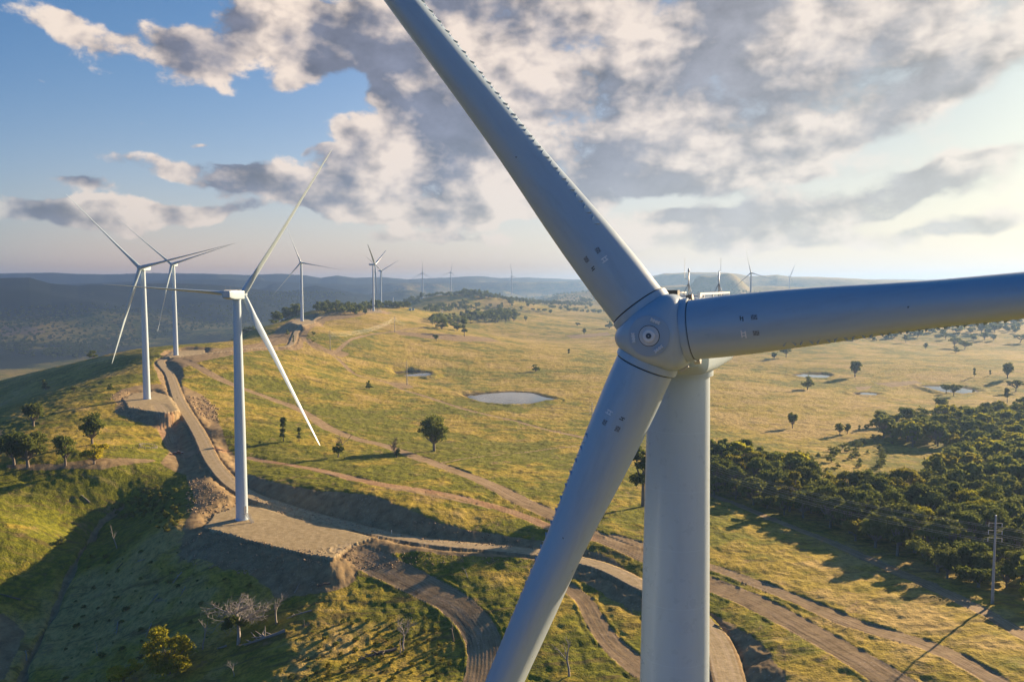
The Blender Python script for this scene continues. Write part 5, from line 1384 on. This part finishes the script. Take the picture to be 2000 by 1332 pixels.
# ---------------------------------------------------------------- the dark red utility car and small things by the road
def car(px, py, yaw, label):
    q = drop(px, py); root = bpy.data.objects.new('pickup_truck', None); COL.objects.link(root); root.location = q; root.rotation_euler.z = yaw; tag(root, label, 'pickup truck')
    def ext(prof, w, name, m, w2=None):
        bm = bmesh.new(); a = [bm.verts.new((x, -w, z)) for x, z in prof]; b = [bm.verts.new((x, w, z)) for x, z in prof]
        bm.faces.new(a); bm.faces.new(b[::-1])
        for i in range(len(prof)): bm.faces.new((a[i], b[i], b[(i + 1) % len(prof)], a[(i + 1) % len(prof)]))
        bmesh.ops.bevel(bm, geom=bm.edges[:], offset=.04, segments=1, affect='EDGES')
        return bobj(name, bm, m, root, smooth=False)
    ext([(-2.6, .45), (2.5, .45), (2.62, .8), (2.5, 1.05), (1.2, 1.15), (-2.6, 1.15)], .92, 'body', M['carpaint'])
    ext([(1.15, 1.14), (.55, 1.78), (-.75, 1.8), (-1.0, 1.14)], .80, 'cabin', M['glass_dark'])
    ext([(.5, 1.78), (-.72, 1.78), (-.70, 1.84), (.45, 1.84)], .76, 'roof', M['carpaint'])
    for x in (-1.6, 1.65):
        for y in (-.85, .85):
            bm = bmesh.new(); lathe(bm, [(.30, -.12), (.39, -.12), (.39, .12), (.30, .12)], 18, axis='y', off=(x, y, .39)); w = bobj('wheel', bm, M['seal'], root, sharp=30)
            bm = bmesh.new(); lathe(bm, [(.22, -.125), (.22, .125)], 14, axis='y', off=(x, y, .39)); bobj('rim', bm, M['steel'], w, sharp=30)
    for y in (-.65, .65):
        bm = bmesh.new(); box(bm, 2.5, 2.63, y - .18, y + .18, .78, .93); bobj('headlight', bm, M['mark_white'], root, smooth=False)
M['carpaint'] = flat('dark_red_paint', (.12, .02, .015), .3)
M['glass_dark'] = flat('dark_glass', (.02, .025, .03), .1)
car(349, 887, .25, 'dark red pickup truck parked on the bare earth beside the road')
def marker(px, py, h, label, m='mark_white'):
    q = drop(px, py); bm = bmesh.new(); lathe(bm, [(.09, -.2), (.09, h), (.05, h + .06)], 8); o = bobj('marker_post', bm, M[m]); o.location = q; tag(o, label, 'post', None); return o
marker(765, 1042, 1.4, 'small white marker post on the far side of the gravel road')
marker(739, 1054, 1.2, 'small white marker post at the corner of the pad')
marker(346, 779, 1.6, 'small dark post beside the road near the second pad', 'seal')
# stock trough ring on the green shelf below the second pad
q = Vector(drop(290, 873)); bm = bmesh.new(); n = 22
for k in range(n):
    a = 2 * math.pi * k / n; x, y = 4.2 * math.cos(a), 5.5 * math.sin(a); z = G(q.x + x, q.y + y) - q.z
    box(bm, x - .12, x + .12, y - .12, y + .12, z - .3, z + 1.1)
    b2 = 2 * math.pi * (k + 1) / n; x2, y2 = 4.2 * math.cos(b2), 5.5 * math.sin(b2); z2 = G(q.x + x2, q.y + y2) - q.z
    for hh in (.5, .95): tube(bm, [(x, y, z + hh), (x2, y2, z2 + hh)], .07, seg=5)
o = bobj('stock_pen', bm, M['dead'], smooth=False); o.location = q; tag(o, 'small pale ring of rails on the green shelf below the second pad', 'pen')
p1 = Vector(drop(200, 878)); p2 = Vector(drop(282, 878)); bm = bmesh.new(); L = (p2 - p1).length; n = int(L / 3)
for k in range(n + 1):
    p = p1.lerp(p2, k / n); z = G(p.x, p.y); box(bm, p.x - p1.x - .08, p.x - p1.x + .08, p.y - p1.y - .08, p.y - p1.y + .08, z - p1.z - .3, z - p1.z + 1.2)
    if k < n:
        p_ = p1.lerp(p2, (k + 1) / n); z_ = G(p_.x, p_.y)
        for hh in (.5, 1.1): tube(bm, [(p.x - p1.x, p.y - p1.y, z - p1.z + hh), (p_.x - p1.x, p_.y - p1.y, z_ - p1.z + hh)], .05, seg=5)
o = bobj('rail_fence', bm, M['dead_dark'], smooth=False); o.location = p1; tag(o, 'low rail fence running left from the pale ring of rails', 'fence')

# loose rock on the cut and filled banks
def rubble(areas, label):
    VV, FF, off = [], [], 0; rg = np.random.default_rng(4)
    ico = bmesh.new(); bmesh.ops.create_icosphere(ico, subdivisions=1, radius=1); bv = np.array([v.co[:] for v in ico.verts]); bf = np.array([[v.index for v in f.verts] for f in ico.faces]); ico.free()
    for poly, n, lo, hi in areas:
        P = scatter(poly, n, .6, int(rg.integers(99))); z = ground(P[:, 0], P[:, 1])
        for (x, y), zz in zip(P, z):
            r_ = lo + (hi - lo) * rg.random() ** 3
            v = bv * (1 + .35 * rg.normal(size=(len(bv), 1))) * r_ * np.array([1, rg.uniform(.6, 1.2), .65]); VV.append(v + [x, y, zz + r_ * .2]); FF.append(bf + off); off += len(bv)
    o = mesh_np('rubble', np.concatenate(VV), np.concatenate(FF), M['rock'], smooth=False); tag(o, label, kind='stuff')
M['rock'] = flat('rock', (.42, .29, .17), .9)
rubble([([(345, 1040), (420, 1045), (540, 1075), (640, 1095), (640, 1125), (500, 1130), (380, 1110)], 700, .12, .55), ([(362, 778), (400, 775), (428, 800), (425, 822), (385, 815)], 500, .2, .9),
        ([(370, 930), (440, 960), (450, 985), (400, 1005), (360, 1000)], 500, .12, .6), ([(500, 950), (700, 985), (900, 1030), (1050, 1055), (1050, 1070), (850, 1050), (600, 1000), (500, 970)], 700, .12, .5),
        ([(205, 775), (250, 760), (250, 800), (300, 812), (250, 825)], 300, .15, .6), ([(600, 1085), (690, 1070), (900, 1085), (1050, 1100), (900, 1100), (700, 1110)], 400, .1, .4)], 'loose rock and clods on the cut and filled banks')
